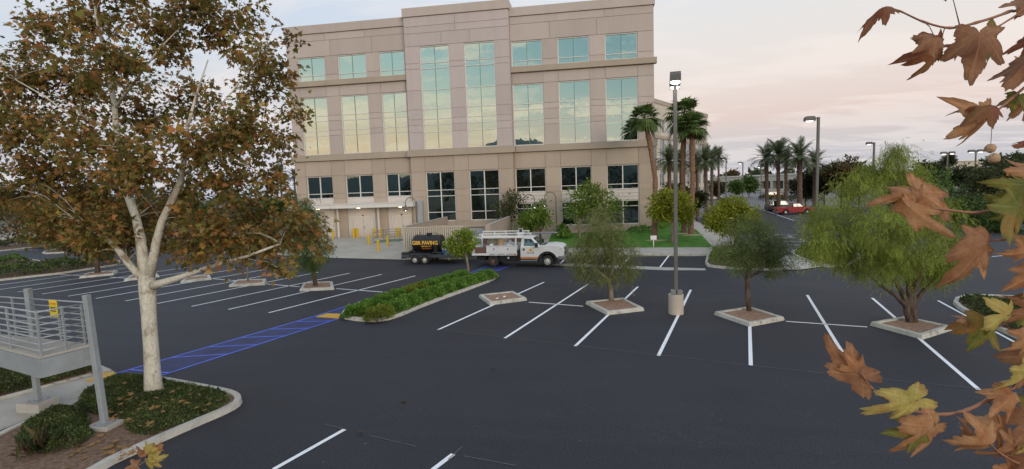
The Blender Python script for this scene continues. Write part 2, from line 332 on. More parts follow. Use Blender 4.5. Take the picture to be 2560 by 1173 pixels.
def fgleaf(name,a,b_,c_):
    m,nt,b=newmat(name)
    n=noise(nt,11,5,.65,dist=.6); r=ramp(nt,[(.30,a),(.5,b_),(.70,c_)]); nt.links.new(n.outputs[0],r.inputs[0])
    f=noise(nt,70,5,.75); rf=ramp(nt,[(.33,(.82,.82,.82)),(.66,(1.15,1.15,1.15))]); nt.links.new(f.outputs[0],rf.inputs[0])
    c=mixc(nt,1,r.outputs[0],rf.outputs[0],'MULTIPLY')
    rim=N(nt,'ShaderNodeAttribute'); rim.attribute_name='rim'; rn=noise(nt,16,3,.6); ma=N(nt,'ShaderNodeMath',operation='MULTIPLY_ADD'); nt.links.new(rn.outputs[0],ma.inputs[0]); ma.inputs[1].default_value=.5; nt.links.new(rim.outputs['Fac'],ma.inputs[2])
    rr=ramp(nt,[(.74,(0,0,0)),(1,(.5,.5,.5))]); mr_=N(nt,'ShaderNodeMapRange'); nt.links.new(ma.outputs[0],mr_.inputs[0]); mr_.inputs[1].default_value=.2; mr_.inputs[2].default_value=1.3; nt.links.new(mr_.outputs[0],rr.inputs[0])
    c=mixc(nt,rr.outputs[0],c,(.15,.065,.03))
    sv=N(nt,'ShaderNodeAttribute'); sv.attribute_name='sv'; fr=N(nt,'ShaderNodeMath',operation='FRACT'); nt.links.new(sv.outputs['Fac'],fr.inputs[0]); rv=ramp(nt,[(0,(.5,.5,.5)),(.07,(0,0,0)),(.93,(0,0,0)),(1,(.5,.5,.5))]); nt.links.new(fr.outputs[0],rv.inputs[0])
    c=mixc(nt,rv.outputs[0],c,tuple(x*.62 for x in b_))
    at_=N(nt,'ShaderNodeAttribute'); at_.attribute_name='vein'; c=mixc(nt,at_.outputs['Fac'],c,tuple(min(1,x*1.4+.04) for x in b_))
    nt.links.new(c,b.inputs['Base Color']); b.inputs['Roughness'].default_value=.55; b.inputs['Specular IOR Level'].default_value=.3
    t=N(nt,'ShaderNodeBsdfTranslucent'); nt.links.new(c,t.inputs[0]); ms=N(nt,'ShaderNodeMixShader'); ms.inputs[0].default_value=.42
    nt.links.new(b.outputs[0],ms.inputs[1]); nt.links.new(t.outputs[0],ms.inputs[2]); nt.links.new(ms.outputs[0],nt.nodes['Material Output'].inputs[0])
    bump(nt,b,f.outputs[0],.4,.008); return m
M['fl_brown']=fgleaf('fl_brown',(.22,.085,.038),(.36,.17,.08),(.44,.25,.13))
M['fl_tan']=fgleaf('fl_tan',(.36,.125,.05),(.48,.235,.105),(.56,.34,.18))
M['fl_green']=fgleaf('fl_green',(.10,.12,.02),(.19,.20,.035),(.42,.18,.05))
M['fl_yellow']=fgleaf('fl_yellow',(.36,.29,.06),(.52,.42,.12),(.46,.27,.09))
M['fl_red']=fgleaf('fl_red',(.19,.05,.025),(.28,.10,.045),(.22,.15,.04))
# ------------------------------------------------------------------ ground sheets that follow the terrain
def clip(poly,axis,val,keep_less):
    out=[]
    for i in range(len(poly)):
        a=poly[i];b=poly[(i+1)%len(poly)]
        ia=(a[axis]<=val)==keep_less or a[axis]==val; ib=(b[axis]<=val)==keep_less or b[axis]==val
        if ia: out.append(a)
        if ia!=ib and a[axis]!=b[axis]:
            t=(val-a[axis])/(b[axis]-a[axis]); out.append((a[0]+(b[0]-a[0])*t,a[1]+(b[1]-a[1])*t))
    return out
def sheet(mb,poly,off,cell=2.5,m=0):
    poly=[(p[0],p[1]) for p in poly]
    ar=sum(poly[i][0]*poly[(i+1)%len(poly)][1]-poly[(i+1)%len(poly)][0]*poly[i][1] for i in range(len(poly)))
    if ar<0: poly=poly[::-1]
    xs=[p[0] for p in poly];ys=[p[1] for p in poly]
    if max(H(x,y) for x in np.linspace(min(xs),max(xs),9) for y in np.linspace(min(ys),max(ys),9))<1e-6:
        mb.add([(x,y,off) for x,y in poly],[tuple(range(len(poly)))],m); return
    y=min(ys)
    while y<max(ys):
        row=clip(clip(poly,1,y,False),1,y+cell,True); y+=cell
        if len(row)<3: continue
        x=min(p[0] for p in row); xe=max(p[0] for p in row)
        while x<xe:
            c=clip(clip(row,0,x,False),0,x+cell,True); x+=cell
            cc=[]
            for p in c:
                if not cc or (abs(p[0]-cc[-1][0])+abs(p[1]-cc[-1][1])>1e-5): cc.append(p)
            if len(cc)>=3: mb.add([(p[0],p[1],H(*p)+off) for p in cc],[tuple(range(len(cc)))],m)
def gp(*pts,z=0): return [G(x,y,z) for x,y in pts]
def struct(name,mb,mat,kind='structure',**k):
    o=mb.build(name,mat,**k); o['kind']=kind; return o
# big land: graded grid, fine near the building
xs=[-900,-500,-260,-150,-100,-70]+[ -60+2*i for i in range(46)]+[40,60,100,160,260,500,900]
ys=[-900,-400,-150,-60,-20,0,10,20,30]+[36+2*i for i in range(16)]+[75,95,130,180,260,400,700,1200]
g=MB(); g.add([(x,y,H(x,y)-.03) for y in ys for x in xs],[(j*len(xs)+i,j*len(xs)+i+1,(j+1)*len(xs)+i+1,(j+1)*len(xs)+i) for j in range(len(ys)-1) for i in range(len(xs)-1)])
struct('ground',g,M['earth'],smooth=True)
# dark fresh asphalt
a=MB(); pa=[(-95,-12),(60,-12),(70,40),(45.5,90.5),tuple(G(1893,524)[:2]),tuple(G(1880,560)[:2]),tuple(G(1800,575)[:2]),(9.6,52),(9.2,39.3),(-1.4,39.2),(-15,39.2),(-18,39.6),(-22,40.6),(-28,42.5),(-36,46),(-46,55),(-70,60),(-95,62)]
sheet(a,pa,0.0,3); struct('car_park',a,M['asphalt'])
# stalls beside the path behind the lawn
a=MB(); sheet(a,gp((1728,544),(1775,543),(1800,575),(1790,579)),.006,2); struct('side_car_park',a,M['asphalt'])
a=MB(); sheet(a,[tuple(G(1893,523.2)[:2]),tuple(G(2060,524)[:2]),(150,150),(150,235),(40,235),(22,170),(9.8,90),(9.8,60),tuple(G(1775,542)[:2])],.004,6); struct('far_road',a,M['old_asphalt'])
a=MB(); sheet(a,gp((-40,572),(110,577),(96,600),(-40,604)),.004,20); struct('far_lot',a,M['concrete'])
# concrete apron in front of the loading doors
a=MB(); sheet(a,[tuple(p[:2]) for p in gp((640,636),(821,645),(935,648),(1018,650))]+[(-14.9,52.3),(-33,52.3),(-40,50)],.02,2); struct('loading_apron',a,M['apron'])
# gutter strip, sidewalks, lawn
a=MB(); sheet(a,gp((1240,651),(1420,658.5),(1660,668.5),(1763,671.5),(1764,676),(1660,676),(1420,665.5),(1240,657)),.006,2); struct('gutter',a,M['concrete'])
a=MB(); sheet(a,gp((1405,622.5),(1600,622.5),(1782,622),(1778,640),(1600,637.5),(1405,635)),.12,2)
for p in (gp((1692,548),(1728,550),(1792,578),(1850,604),(1830,618),(1782,622)),gp((1330,578),(1385,578),(1366,622.5),(1312,622.5))): sheet(a,p,.12,2)
sheet(a,gp((1937,650),(1973,638),(2010,652),(2052,669),(2000,676),(1957,676)),.05,2)
struct('pavement',a,M['concrete'])
a=MB(); sheet(a,gp((1378,590),(1366,622.3),(1600,622.3),(1782,621.8),(1692,548.4),(1650,548),(1640,575)),.135,1.2); struct('lawn',a,M['lawn'])
a=MB(); a2=[tuple(p[:2]) for p in gp((1405,635),(1600,637.5),(1778,640))]
for p,q in zip(a2,a2[1:]):
    a.bar((*p,H(*p)+.05),(*q,H(*q)+.05),.15,.16)
struct('kerb',a,M['kerb'])
# grass tufts on the lawn edge and through it: uncountable
def in_poly(x,y,P):
    r=False
    for i in range(len(P)):
        a,b=P[i],P[i-1]
        if (a[1]>y)!=(b[1]>y) and x<(b[0]-a[0])*(y-a[1])/(b[1]-a[1])+a[0]: r=not r
    return r
def scatter(P,n,seed=1):
    r=random.Random(seed); xs=[p[0] for p in P];ys=[p[1] for p in P]; out=[]
    while len(out)<n:
        x=r.uniform(min(xs),max(xs));y=r.uniform(min(ys),max(ys))
        if in_poly(x,y,P): out.append((x,y))
    return out
# ------------------------------------------------------------------ painted markings
wl=MB(); tl=MB()
def line(mb,p,q,w,off):
    p=Vector(p[:2]);q=Vector(q[:2]);d=(q-p).normalized();n=Vector((-d.y,d.x))*w/2
    sheet(mb,[p+n,p-n,q-n,q+n],off,50)
def gl(mb,a,b,w=.10,off=.008): line(mb,G(*a),G(*b),w,off)
R0=Vector((-6.2,19.45));RU=Vector((2.693,-.835));RV=Vector((3.42,10.02))
for a,b in (((1095,825),(1360,706)),((1262,846),(1470,711)),((1438,866),(1595,717)),((1646,890),(1727,725)),((1877,914),(1872,732)),((2105,880),(2018,738)),((2447,975),(2180,745))): gl(wl,a,b,.115)
gl(wl,(2640,912),(2345,752));
for a,b in (((1322,756),(1458,766)),((1965,804),(2168,818))): gl(wl,a,b)
for a,b in (((1080,822),(1877,914.5)),((1877,914.5),(2560,984)),((1360,705.5),(1870,731)),((1870,731),(2330,752))): gl(tl,a,b,.03,.010)
for a,b in (((862,1074),(684,1174)),((1133,1136),(1082,1175))): gl(wl,a,b,.115)
for a,b in (((812,1061),(862,1074)),((925,1090),(1040,1117)),((1155,1118),(1120,1150)),((1160,1141),(1290,1165))): gl(tl,a,b,.025,.010)
# left rows: regular stalls fitted to the survey
L0=Vector((-15.48,22.04)); LU=Vector((-2.635,.63)); LV=Vector((3.92,9.95))
for k in range(0,16):
    p=L0+LU*k; line(wl,p,p+LV*1.0,.115,.008)
line(wl,G(840,722),G(983,732.5),.1,.008); line(wl,G(664,710),G(750,717.5),.1,.008); line(wl,G(523,696.5),G(590,702),.1,.008); line(wl,G(275,693),G(330,697),.1,.008)
line(wl,G(150,687),G(215,690),.1,.008)
line(tl,L0-LU*.3,L0+LU*15,.03,.010); line(tl,L0+LV-LU*.3,L0+LV+LU*15,.03,.010)
# front bays by the lawn, side bays, bays by the red pickup
for a,b in (((1461,663),(1482,646)),((1553,666),(1576,641)),((1650,668.5),(1673,638.5)),((1400,660),(1418,643))): gl(wl,a,b,.11,.012)
for y in (548.5,554,560,567): gl(wl,(1728+(y-545)*1.6,y),(1768+(y-545)*1.1,y),.11,.014)
for a,b in (((1940,587),(1992,588)),((1946,595),(1992,595)),((1943,604),(2022,604)),((1943,613),(2024,613)),((1952,623.5),(2027,623.5)),((1968,589.5),(1981,593)),((1999,598),(2011,601.5)),((1909,526),(1984,551.5)),((1908,600),(1945,586))): gl(wl,a,b,.12)
for i,y in enumerate((532.5,536,539.3,542.3,545.5,549,552.5)): gl(wl,(1925+i*10,y),(2012+i*4,y),.12)
for y in (592,605,622): gl(wl,(700-y*.2,y),(560,y+10),.1)
for a,b in (((2480,642),(2570,634)),): gl(wl,a,b,.11)
for a,b in (((570,574),(612,571)),((575,581),(640,576)),((566,588),(630,583)),((40,626),(95,625))): gl(wl,a,b,.14)
struct('stall_marking',wl,M['white_line']); struct('layout_marking',tl,M['thin_line'])
# blue accessible walkway: worn fill, edge lines, zigzag hatch
bf=MB(); bl=MB()
A=[G(284,936),G(790,790),G(867,766),G(983,732),G(1057,714),G(1205,678)]; Bq=[G(404,939),G(844,798)]
sheet(bf,[A[0],A[1],G(850,786),Bq[1],Bq[0]],.004,50); sheet(bf,[A[1],A[2],G(880,775),G(850,786)],.004,50)
sheet(bf,gp((1165,687),(1222,665),(1292,660),(1226,683),(1205,692)),.004,50)
for p,q in zip(A,A[1:]): line(bl,p,q,.10,.008)
line(bl,*Bq,.10,.008); line(bl,G(1165,686),G(1222,665),.1,.008); line(bl,G(1226,683),G(1292,660),.1,.008)
for k in range(6):
    u=(k+.35)/6.2; v=u+.105
    line(bl,A[0].lerp(A[1],u),Bq[0].lerp(Bq[1],min(1,v-.13 if k<1 else v-.02)),.09,.010)
line(bl,A[0].lerp(A[1],.97),A[2].lerp(A[3],.1),.08,.010)
for s_,e_ in (((868,768),(905,762)),((1200,673),(1237,678)),((1232,664),(1262,669))): gl(bl,s_,e_,.09,.010)
struct('walkway_paint',bf,M['blue_fill']); struct('walkway_marking',bl,M['blue_line'])
# ------------------------------------------------------------------ kerbed planting beds
def ring(P,w):
    n=len(P); out=[]
    c=sum((Vector(p[:2]) for p in P),Vector((0,0)))/n
    ar=sum(P[i][0]*P[(i+1)%n][1]-P[(i+1)%n][0]*P[i][1] for i in range(n)); sg=1 if ar>0 else -1
    for i in range(n):
        a,b,c_=[Vector(P[j%n][:2]) for j in (i-1,i,i+1)]
        d1=(b-a).normalized();d2=(c_-b).normalized(); n1=Vector((-d1.y,d1.x))*sg;n2=Vector((-d2.y,d2.x))*sg
        m_=(n1+n2); m_=m_/max(.35,m_.dot(n1)) if m_.length>1e-4 else n1
        out.append(Vector((b.x,b.y))+m_*w)
    return out
def smooth_poly(P,it=2):
    P=[Vector(p[:2]) for p in P]
    for _ in range(it):
        Q=[]
        for i in range(len(P)): a,b=P[i],P[(i+1)%len(P)]; Q+= [a*.75+b*.25,a*.25+b*.75]
        P=Q
    return P
def planter(name,label,cat,P,w=.16,h=.13,group=None,fill='soil',fz=.08,slant=.02,mound=0):
    c=sum((Vector(p[:2]) for p in P),Vector((0,0)))/len(P); hz=H(*c)
    t=thing(name,label,cat,(c.x,c.y,hz),0,group)
    P0=[Vector(p[:2]) for p in P];P1=ring(P,slant);P2=ring(P,slant+w)
    mb=MB(); n=len(P)
    zz=lambda p:H(p[0],p[1])
    vs=[(p.x,p.y,zz(p)-.02) for p in P0]+[(p.x,p.y,zz(p)+h) for p in P1]+[(p.x,p.y,zz(p)+h) for p in P2]+[(p.x,p.y,zz(p)-.01) for p in P2]
    ar=sum(P0[i].x*P0[(i+1)%n].y-P0[(i+1)%n].x*P0[i].y for i in range(n))
    fs=[(k*n+i,k*n+(i+1)%n,(k+1)*n+(i+1)%n,(k+1)*n+i) for k in range(3) for i in range(n)]
    if ar<0: fs=[f[::-1] for f in fs]
    mb.add(vs,fs); k=mb.build('kerb',M['kerb'],t,world=True,bevel=.025 if n<9 else 0)
    mb=MB(); sheet(mb,P2,fz,1.0); mb.build('bed',M[fill],t,world=True)
    return t
dg='diamond tree planters between the stalls'
for lab,P in (('empty diamond kerb planter without a tree, by the long hedge island',((1196,743),(1224,764),(1318.6,751.5),(1283.7,733.5))),
    ('diamond kerb planter around the willowy olive tree',((1463,760),(1517.6,788.5),(1612,777.4),(1558.6,750.7))),
    ('diamond kerb planter beside the concrete pole footing, under the dark green tree',((1784,787),(1874,818),(1963,801),(1874,773))),
    ('diamond kerb planter under the large bright green tree',((2173,813.5),(2306.6,849.7),(2385,825),(2261,798.4)))):
    planter('diamond_planter',lab,'planter',[G(*p) for p in P],.17,.15,dg,'mulch',.10,.04)
for lab,P in (('small diamond planter with the leaning tree, nearest the blue walkway in the left rows',((748,729),(836.5,725),(833,708.5),(759,711))),
    ('small diamond planter with a thin sapling, half behind the sycamore leaves',((571,718.5),(663,713),(667,702),(594,703.5))),
    ('small diamond planter right of the white sycamore trunk',((450,709),(530,699.5),(526,691),(466,696))),
    ('small diamond planter just left of the white sycamore trunk',((309,704),(400,693),(392,686),(330,691))),
    ('small diamond planter under the dark trunked tree on the far left',((197,697),(285,688),(297,680),(222,685)))):
    planter('diamond_planter',lab,'planter',[G(*p) for p in P],.17,.15,dg,'mulch',.10,.04)
isl=planter('hedge_island','long kerbed island with two rows of clipped green shrubs','planting bed',smooth_poly([G(*p) for p in ((848,797),(905,805),(940,805.5),(985,799),(1066,764),(1204,714),(1243,697),(1240,691),(1205,682),(1057,716),(983,735),(867,770))],1),.15,.14,None,'soil',.09)
near_out=[G(*p) for p in ((170,1240),(256,1175),(379,1118),(491,1068),(580,1030),(608,1010),(602,993),(570,982),(480,965),(400,950),(300,948),(200,1010),(66,1060),(-160,1175),(-300,1350))]
nb=planter('planting_bed','kerbed bed with ground cover and mulch around the white sycamore','planting bed',smooth_poly(near_out,1),.16,.15,None,'bed_mulch',.11)
planter('planting_bed','kerbed bed of low shrubs behind the grey platform','planting bed',[G(*p) for p in ((-200,1090),(0,1008),(283,934),(255,922),(180,918),(-60,950),(-400,1010))],.16,.15,None,'mulch',.1)
planter('planting_bed','rounded corner bed of yellow green shrubs where the lawn path ends','planting bed',smooth_poly([G(*p) for p in ((1766,642),(1761,666),(1790,671),(1870,675),(1960,679),(1950,664),(1935,648),(1860,625),(1808,620),(1782,627))],1),.15,.14,None,'soil',.09)
planter('planting_bed','curved roadside bed in front of the large bright green tree','planting bed',smooth_poly([G(*p) for p in ((1973,636),(2012,654),(2050,667),(2095,671),(2135,661),(2160,640),(2100,626),(1990,626))],1),.15,.14,None,'soil',.09)
planter('planting_bed','kerbed bed behind the autumn leaves at the far right','planting bed',smooth_poly([G(*p) for p in ((2376,754),(2400,779),(2536,848),(2640,890),(2740,800),(2580,748),(2420,741))],1),.15,.14,None,'soil',.09)
planter('planting_bed','long hedge bed along the back of the left stalls','planting bed',[G(*p) for p in ((-60,708),(0,703),(150,686),(297,664),(302,655),(285,651),(150,664),(0,683),(-60,690))],.15,.14,None,'soil',.09)
planter('planting_bed','short kerbed island with low hedge at the far left edge','planting bed',smooth_poly([G(*p) for p in ((-60,676),(0,669),(75,661),(103,657),(95,652),(40,648),(-60,654))],1),.15,.14,None,'soil',.09)
planter('planting_bed','narrow hedge island furthest back on the left','planting bed',smooth_poly([G(*p) for p in ((102,636),(150,634),(230,627),(330,618),(330,611),(200,616),(115,628))],1),.15,.14,None,'soil',.09)
planter('planting_bed','dark low hedge bed edging the far pale lot','planting bed',[G(*p) for p in ((-60,634),(0,629),(90,619),(165,610),(160,604),(90,608),(0,615),(-60,619))],.15,.14,None,'soil',.09)
# walkway beside the platform, yellow warning pads
a=MB(); sheet(a,gp((-60,1035),(0,1013),(283,934),(300,946),(215,1003),(66,1058),(-60,1112)),.10,50); struct('walkway',a,M['concrete'])
a=MB(); 
for P in (((213,963),(258,942),(288,939.5),(274,956)),): a.slab([p[:2] for p in gp(*P)],.09,.13)
o=a.build('warning_pad',M['yellow_pad']); tag(o,'yellow tactile warning pad on the walkway behind the grey post','warning pad')
a=MB(); a.slab([p[:2] for p in gp((790,793),(818,785),(851,786),(847,797))],-.01,.03)
o=a.build('warning_pad',M['yellow_pad']); tag(o,'yellow tactile warning pad at the tip of the long hedge island','warning pad')
# ------------------------------------------------------------------ office building
WX=[(-30.94,-27.88),(-26.35,-23.19),(-21.70,-18.95),(-17.05,-13.95),(-12.37,-9.24),(-7.62,-4.5),(-2.96,.15),(1.68,4.8)]
BX0,BX1,BL,BR=-32.2,6.35,-18.62,-7.72; BAYY=FD-.6
off=thing('office_building','large tan five storey office block with teal mirrored windows and central bay','building',(-13,FD,.7))
def O(mb,name,mat,**k): return mb.build(name,M[mat] if isinstance(mat,str) else mat,off,world=True,**k)
GAP=.028
def panels(mb,xs,rows,wins,Y,th=.32):
    """grid of precast panels; rows = [(z0,z1,has_windows,extra joints)]"""
    for z0,z1,hw,jz in rows:
        for x0,x1 in zip(xs,xs[1:]):
            if hw and any(abs(x0-a)<.02 and abs(x1-b)<.02 for a,b in wins): continue
            zs=[z0]+(sorted(j for j in jz if z0<j<z1) if hw else [])+[z1]
            for za,zb in zip(zs,zs[1:]): mb.box(x0+GAP,x1-GAP,Y,Y+th,za+GAP,zb-GAP)
            mb.box(x0,x1,Y+.05,Y+th+.02,z0,z1)
def edges(a,b,ws): return [a]+[v for w in ws for v in w]+[b]
lo=MB(); bay=MB()
jt=(18.3,); jm=(14.0,13.42,12.4,11.86); je=(5.57,)
for (xa,xb,ws,top) in ((BX0,BL,WX[:3],23.53),(BR,BX1,WX[5:],23.5)):
    xs=edges(xa,xb,ws); up=MB()
    mid=[xa]+[(a[1]+b[0])/2 for a,b in zip(ws,ws[1:])]+[xb]
    panels(up,[xa,(xa*2+xb)/3,(xa+2*xb)/3,xb],[(21.87,22.62,0,())],ws,FD)
    panels(up,mid,[(20.24,21.87,0,())],ws,FD)
    panels(up,xs,[(17.71,20.24,1,jt),(16.0,17.1,0,()),(9.82,16.0,1,jm)],ws,FD)
    panels(lo,xs,[(7.51,9.15,0,()),(5.03,7.51,1,je),(3.95,5.03,1,())],ws,FD)
    if xa==BR: panels(lo,xs,[(1.5,3.95,1,(3.35,)),(.3,1.5,0,())],ws,FD)
    else: panels(lo,xs,[(.5,3.95,1,(2.9,1.4))],ws,FD)
    O(up,'wall','wall_up')
xs=edges(BL,BR,WX[3:5])
bj=(18.62,18.05,15.9,13.95,12.95,12.35,11.6)
panels(bay,[BL,-13.2,BR],[(22.3,23.25,0,()),(21.6,22.3,0,())],[],BAYY); panels(bay,edges(BL,BR,[(-14.7,-11.7)]),[(20.32,21.6,0,())],[],BAYY)
panels(bay,xs,[(9.82,20.32,1,bj)],WX[3:5],BAYY)
panels(lo,xs,[(7.51,9.15,0,()),(2.3,7.51,1,(5.57,4.95,3.25)),(.3,2.3,0,())],WX[3:5],BAYY)
# bay flanks
for x in (BL,BR): bay.box(x-.001 if x==BL else x-.3,x+.3 if x==BL else x+.001,BAYY+.35,FD+.05,9.82,23.2); lo.box(x-.001 if x==BL else x-.3,x+.3 if x==BL else x+.001,BAYY+.35,FD+.05,.3,9.1)
# body behind the panels
body=MB(); body.box(BX0+.02,BX1-.02,FD+.345,FD+30,-.2,22.9); body.box(BL+.02,BR-.02,BAYY+.345,FD+.3,-.2,22.9)
O(body,'core_wall','wall_lo')
O(lo,'lower_wall','wall_lo'); O(bay,'bay_wall','wall_bay')
cap=MB()
cap.box(BX0-.12,BL,FD-.12,FD+.5,22.64,23.53); cap.box(BR,BX1+.12,FD-.12,FD+.5,22.64,23.5); cap.box(BL-.1,BR+.1,BAYY-.12,FD+1.5,23.27,24.15)
cap.box(BX1-.35,BX1+.12,FD+.5,FD+30,22.64,23.5); cap.box(BX0-.12,BX0+.35,FD+.5,FD+30,22.64,23.53)
O(cap,'parapet','wall_up',bevel=.03)
for x0,x1,Y in ((BX0-.25,BL-.005,FD),(BR+.005,BX1+.25,FD)):
    led=MB(); led.box(x0,x1,Y-.30,Y+.3,17.12,17.69); O(led,'ledge','band',bevel=.02)
for x0,x1,Y,z in ((BX0-.25,BL-.255,FD,9.17),(BL-.25,BR+.25,BAYY,9.13),(BR+.255,BX1+.25,FD,9.17)):
    led=MB(); led.box(x0,x1,Y-.26,Y+.3,z,9.80); O(led,'ledge','band',bevel=.02)
roof=MB(); roof.box(BX0+.36,BX1-.36,FD+.51,FD+29.9,22.3,22.5); O(roof,'roof','concrete')
# windows: frame part with its panes as sub-part, every lite very slightly out of true
def window(x0,x1,z0,z1,Y,hz,glass,parent=off,fw=.075,recess=.10):
    fr=MB(); ya,yb=Y+recess,Y+recess+.14; xm=(x0+x1)/2
    fr.box(x0,x0+fw,ya,yb,z0,z1); fr.box(x1-fw,x1,ya,yb,z0,z1); fr.box(x0+fw,x1-fw,ya,yb,z0,z0+fw); fr.box(x0+fw,x1-fw,ya,yb,z1-fw,z1)
    thin=glass=='glass_teal'
    mw=.022 if thin else .05
    zs=[z0+fw]+sorted(hz)+[z1-fw]
    for h in hz: fr.box(x0+fw,x1-fw,ya+.02,yb-.01,h-.032,h+.032)
    for za,zb in zip(zs,zs[1:]):
        a=za+(.032 if za in hz else 0); b=zb-(.032 if zb in hz else 0)
        fr.box(xm-mw,xm+mw,ya+(.05 if thin else .02),yb-.01,a,b,1 if thin else 0)
    f=fr.build('window',[M['frame'],M['mullion']],parent,world=True)
    p=MB()
    for za,zb in zip(zs,zs[1:]):
        for xa,xb in ((x0+.02,xm),(xm,x1-.02)):
            t=rnd.gauss(0,.0022);u=rnd.gauss(0,.0022);y=Y+recess+.10;dx=(xb-xa)/2;dz=(zb-za)/2
            p.quad((xa,y-dx*t-dz*u,za),(xb,y+dx*t-dz*u,za),(xb,y+dx*t+dz*u,zb),(xa,y-dx*t+dz*u,zb))
    p.build('pane',M[glass],f,world=True)
    return f
M['mullion']=plain('mullion',(.10,.14,.13),.4)
for i,(x0,x1) in enumerate(WX):
    if i in (3,4):
        window(x0,x1,9.85,20.3,BAYY,[11.6,12.35,12.95,13.95,15.9,18.05,18.62],'glass_teal')
        window(x0,x1,2.32,7.49,BAYY,[3.25,4.95,5.57],'glass_dark',recess=.16)
    else:
        window(x0,x1,17.73,20.22,FD,[18.3],'glass_teal'); window(x0,x1,9.84,15.98,FD,[11.86,12.4,13.42,14.0],'glass_teal')
        window(x0,x1,5.05,7.49,FD,[5.57],'glass_dark',recess=.18)
        if i>4: window(x0,x1,1.52,3.93,FD,[3.35],'glass_dark',recess=.18)
for x0,x1 in WX[5:]:
    sp=MB()
    for k in range(3): sp.box(x0+.02,x1-.02,FD+.10,FD+.3,3.97+k*.355,3.97+k*.355+.33)
    O(sp,'spandrel','white_panel')
# loading bays: white recess panels, double doors, canopy, posts, lamps
for x0,x1 in WX[:3]:
    rec=MB(); rec.box(x0+.01,x1-.01,FD+.12,FD+.34,.55,5.03); O(rec,'loading_recess','white_panel')
for x0,x1 in WX[:3]:
    xm=(x0+x1)/2+.2
    d=MB(); d.box(xm-1.12,xm-1.02,FD+.02,FD+.13,.72,2.98); d.box(xm+1.02,xm+1.12,FD+.02,FD+.13,.72,2.98); d.box(xm-1.02,xm+1.02,FD+.02,FD+.13,2.88,2.98)
    f=O(d,'loading_door','frame')
    e=MB(); e.box(xm-1.01,xm-.008,FD+.05,FD+.13,.74,2.87); e.box(xm+.008,xm+1.01,FD+.05,FD+.13,.74,2.87); e.build('door_leaf',M['door_paint'],f,world=True,bevel=.01)
    e=MB(); e.box(xm+.05,xm+.09,FD+.0,FD+.05,1.7,1.95); e.build('handle',M['steel_grey'],f,world=True)
    e=MB(); e.lathe([(0,0),(.07,0),(.09,.06),(.05,.13),(0,.14)],(xm,FD-.02,3.05),10); O(e,'wall_lamp','black')
ca=MB(); ca.box(BX0-.2,-18.2,FD-1.7,FD-.01,3.97,4.38); ca.box(BX0-.26,-18.14,FD-1.76,FD-.012,4.385,4.47); O(ca,'canopy','frame',bevel=.02)
for x in (-27.35,-22.66,-18.45):
    po=MB(); po.box(x-.09,x+.09,FD-.35,FD-.17,.6,3.968); O(po,'canopy_post','frame')
for x in (-19.9,-24.6,-29.3):
    l=MB(); l.lathe([(0,0),(.16,0),(.16,.05)],(x,FD-.9,3.915),14); O(l,'canopy_lamp','lamp_warm')
gp_=MB(); gp_.box(-18.0,-17.45,FD-.95,FD-.62,1.2,4.55); O(gp_,'vent_duct','galv')
# ------------------------------------------------------------------ second office building (further back on the right)
bc=dep(1768,452,158); bd=dep(1600,452,118)
pc=Vector((bc.x,bc.y)); pd=Vector((bd.x,bd.y)); bdir=(pd-pc).normalized(); bn=Vector((bdir.y,-bdir.x)); bn=bn if bn.dot(-pc)>0 else -bn
ob=thing('office_building','distant pale four storey office block beyond the palm trees','building',(pc.x,pc.y,0))
Lb=(pd-pc).length+14
def wbox(mb,s0,s1,d0,d1,z0,z1,m=0):
    c=pc+bdir*(s0+s1)/2+bn*(d0+d1)/2; mb.obox((c.x,c.y,(z0+z1)/2),((bdir.x,bdir.y,0),(bn.x,bn.y,0),(0,0,1)),(s1-s0)/2,(d1-d0)/2,(z1-z0)/2,m)
w=MB(); wbox(w,0,Lb,-25,-.3,0,25.2)
zb=[(0,6.2),(11.6,13.4),(19.6,21.3),(23.6,25.6)]
bays=[]; s=1.2
while s<Lb-4: bays.append((s,s+2.9)); s+=4.9
for z0,z1 in ((8.6,9.6),(16.2,17.8),(21.2,25.6)): wbox(w,0,Lb,-.3,0,z0,z1)
ss=[0]+[v for b in bays for v in b]+[Lb]
for a,b in zip(ss[0::2],ss[1::2]):
    for z0,z1 in ((0,8.6),(9.6,16.2),(17.8,21.2)): wbox(w,a,b,-.3,0,z0,z1)
w.build('wall',M['cream_wall'],ob,world=True)
lg=MB(); wbox(lg,-.1,Lb,.003,.35,16.3,17.0); wbox(lg,-.1,Lb,.003,.3,8.7,9.4); wbox(lg,-.1,Lb,.003,.2,24.7,25.7); lg.build('ledge',M['band'],ob,world=True)
for a,b in bays:
    for z0,z1 in ((.3,3.8),(4.6,8.6),(9.6,16.2),(17.8,21.2)):
        f=MB(); wbox(f,a,b,-.28,-.12,z0,z0+.1); wbox(f,a,b,-.28,-.12,z1-.1,z1); wbox(f,(a+b)/2-.05,(a+b)/2+.05,-.28,-.12,z0+.1,z1-.1)
        f=f.build('window',M['frame'],ob,world=True)
        p=MB(); wbox(p,a,b,-.29,-.2,z0+.02,z1-.02); p.build('pane',M['glass_far'],f,world=True)
sg=MB(); wbox(sg,2.2,5.4,.01,.12,21.9,23.9); sgo=sg.build('name_board',M['frame'],ob,world=True)
tv=MB()
for i,sx in enumerate((4.9,4.05,3.2)): wbox(tv,sx-.55,sx+.0,.125,.16,22.3,23.4)
tv.build('numeral',M['ink'],sgo,world=True)
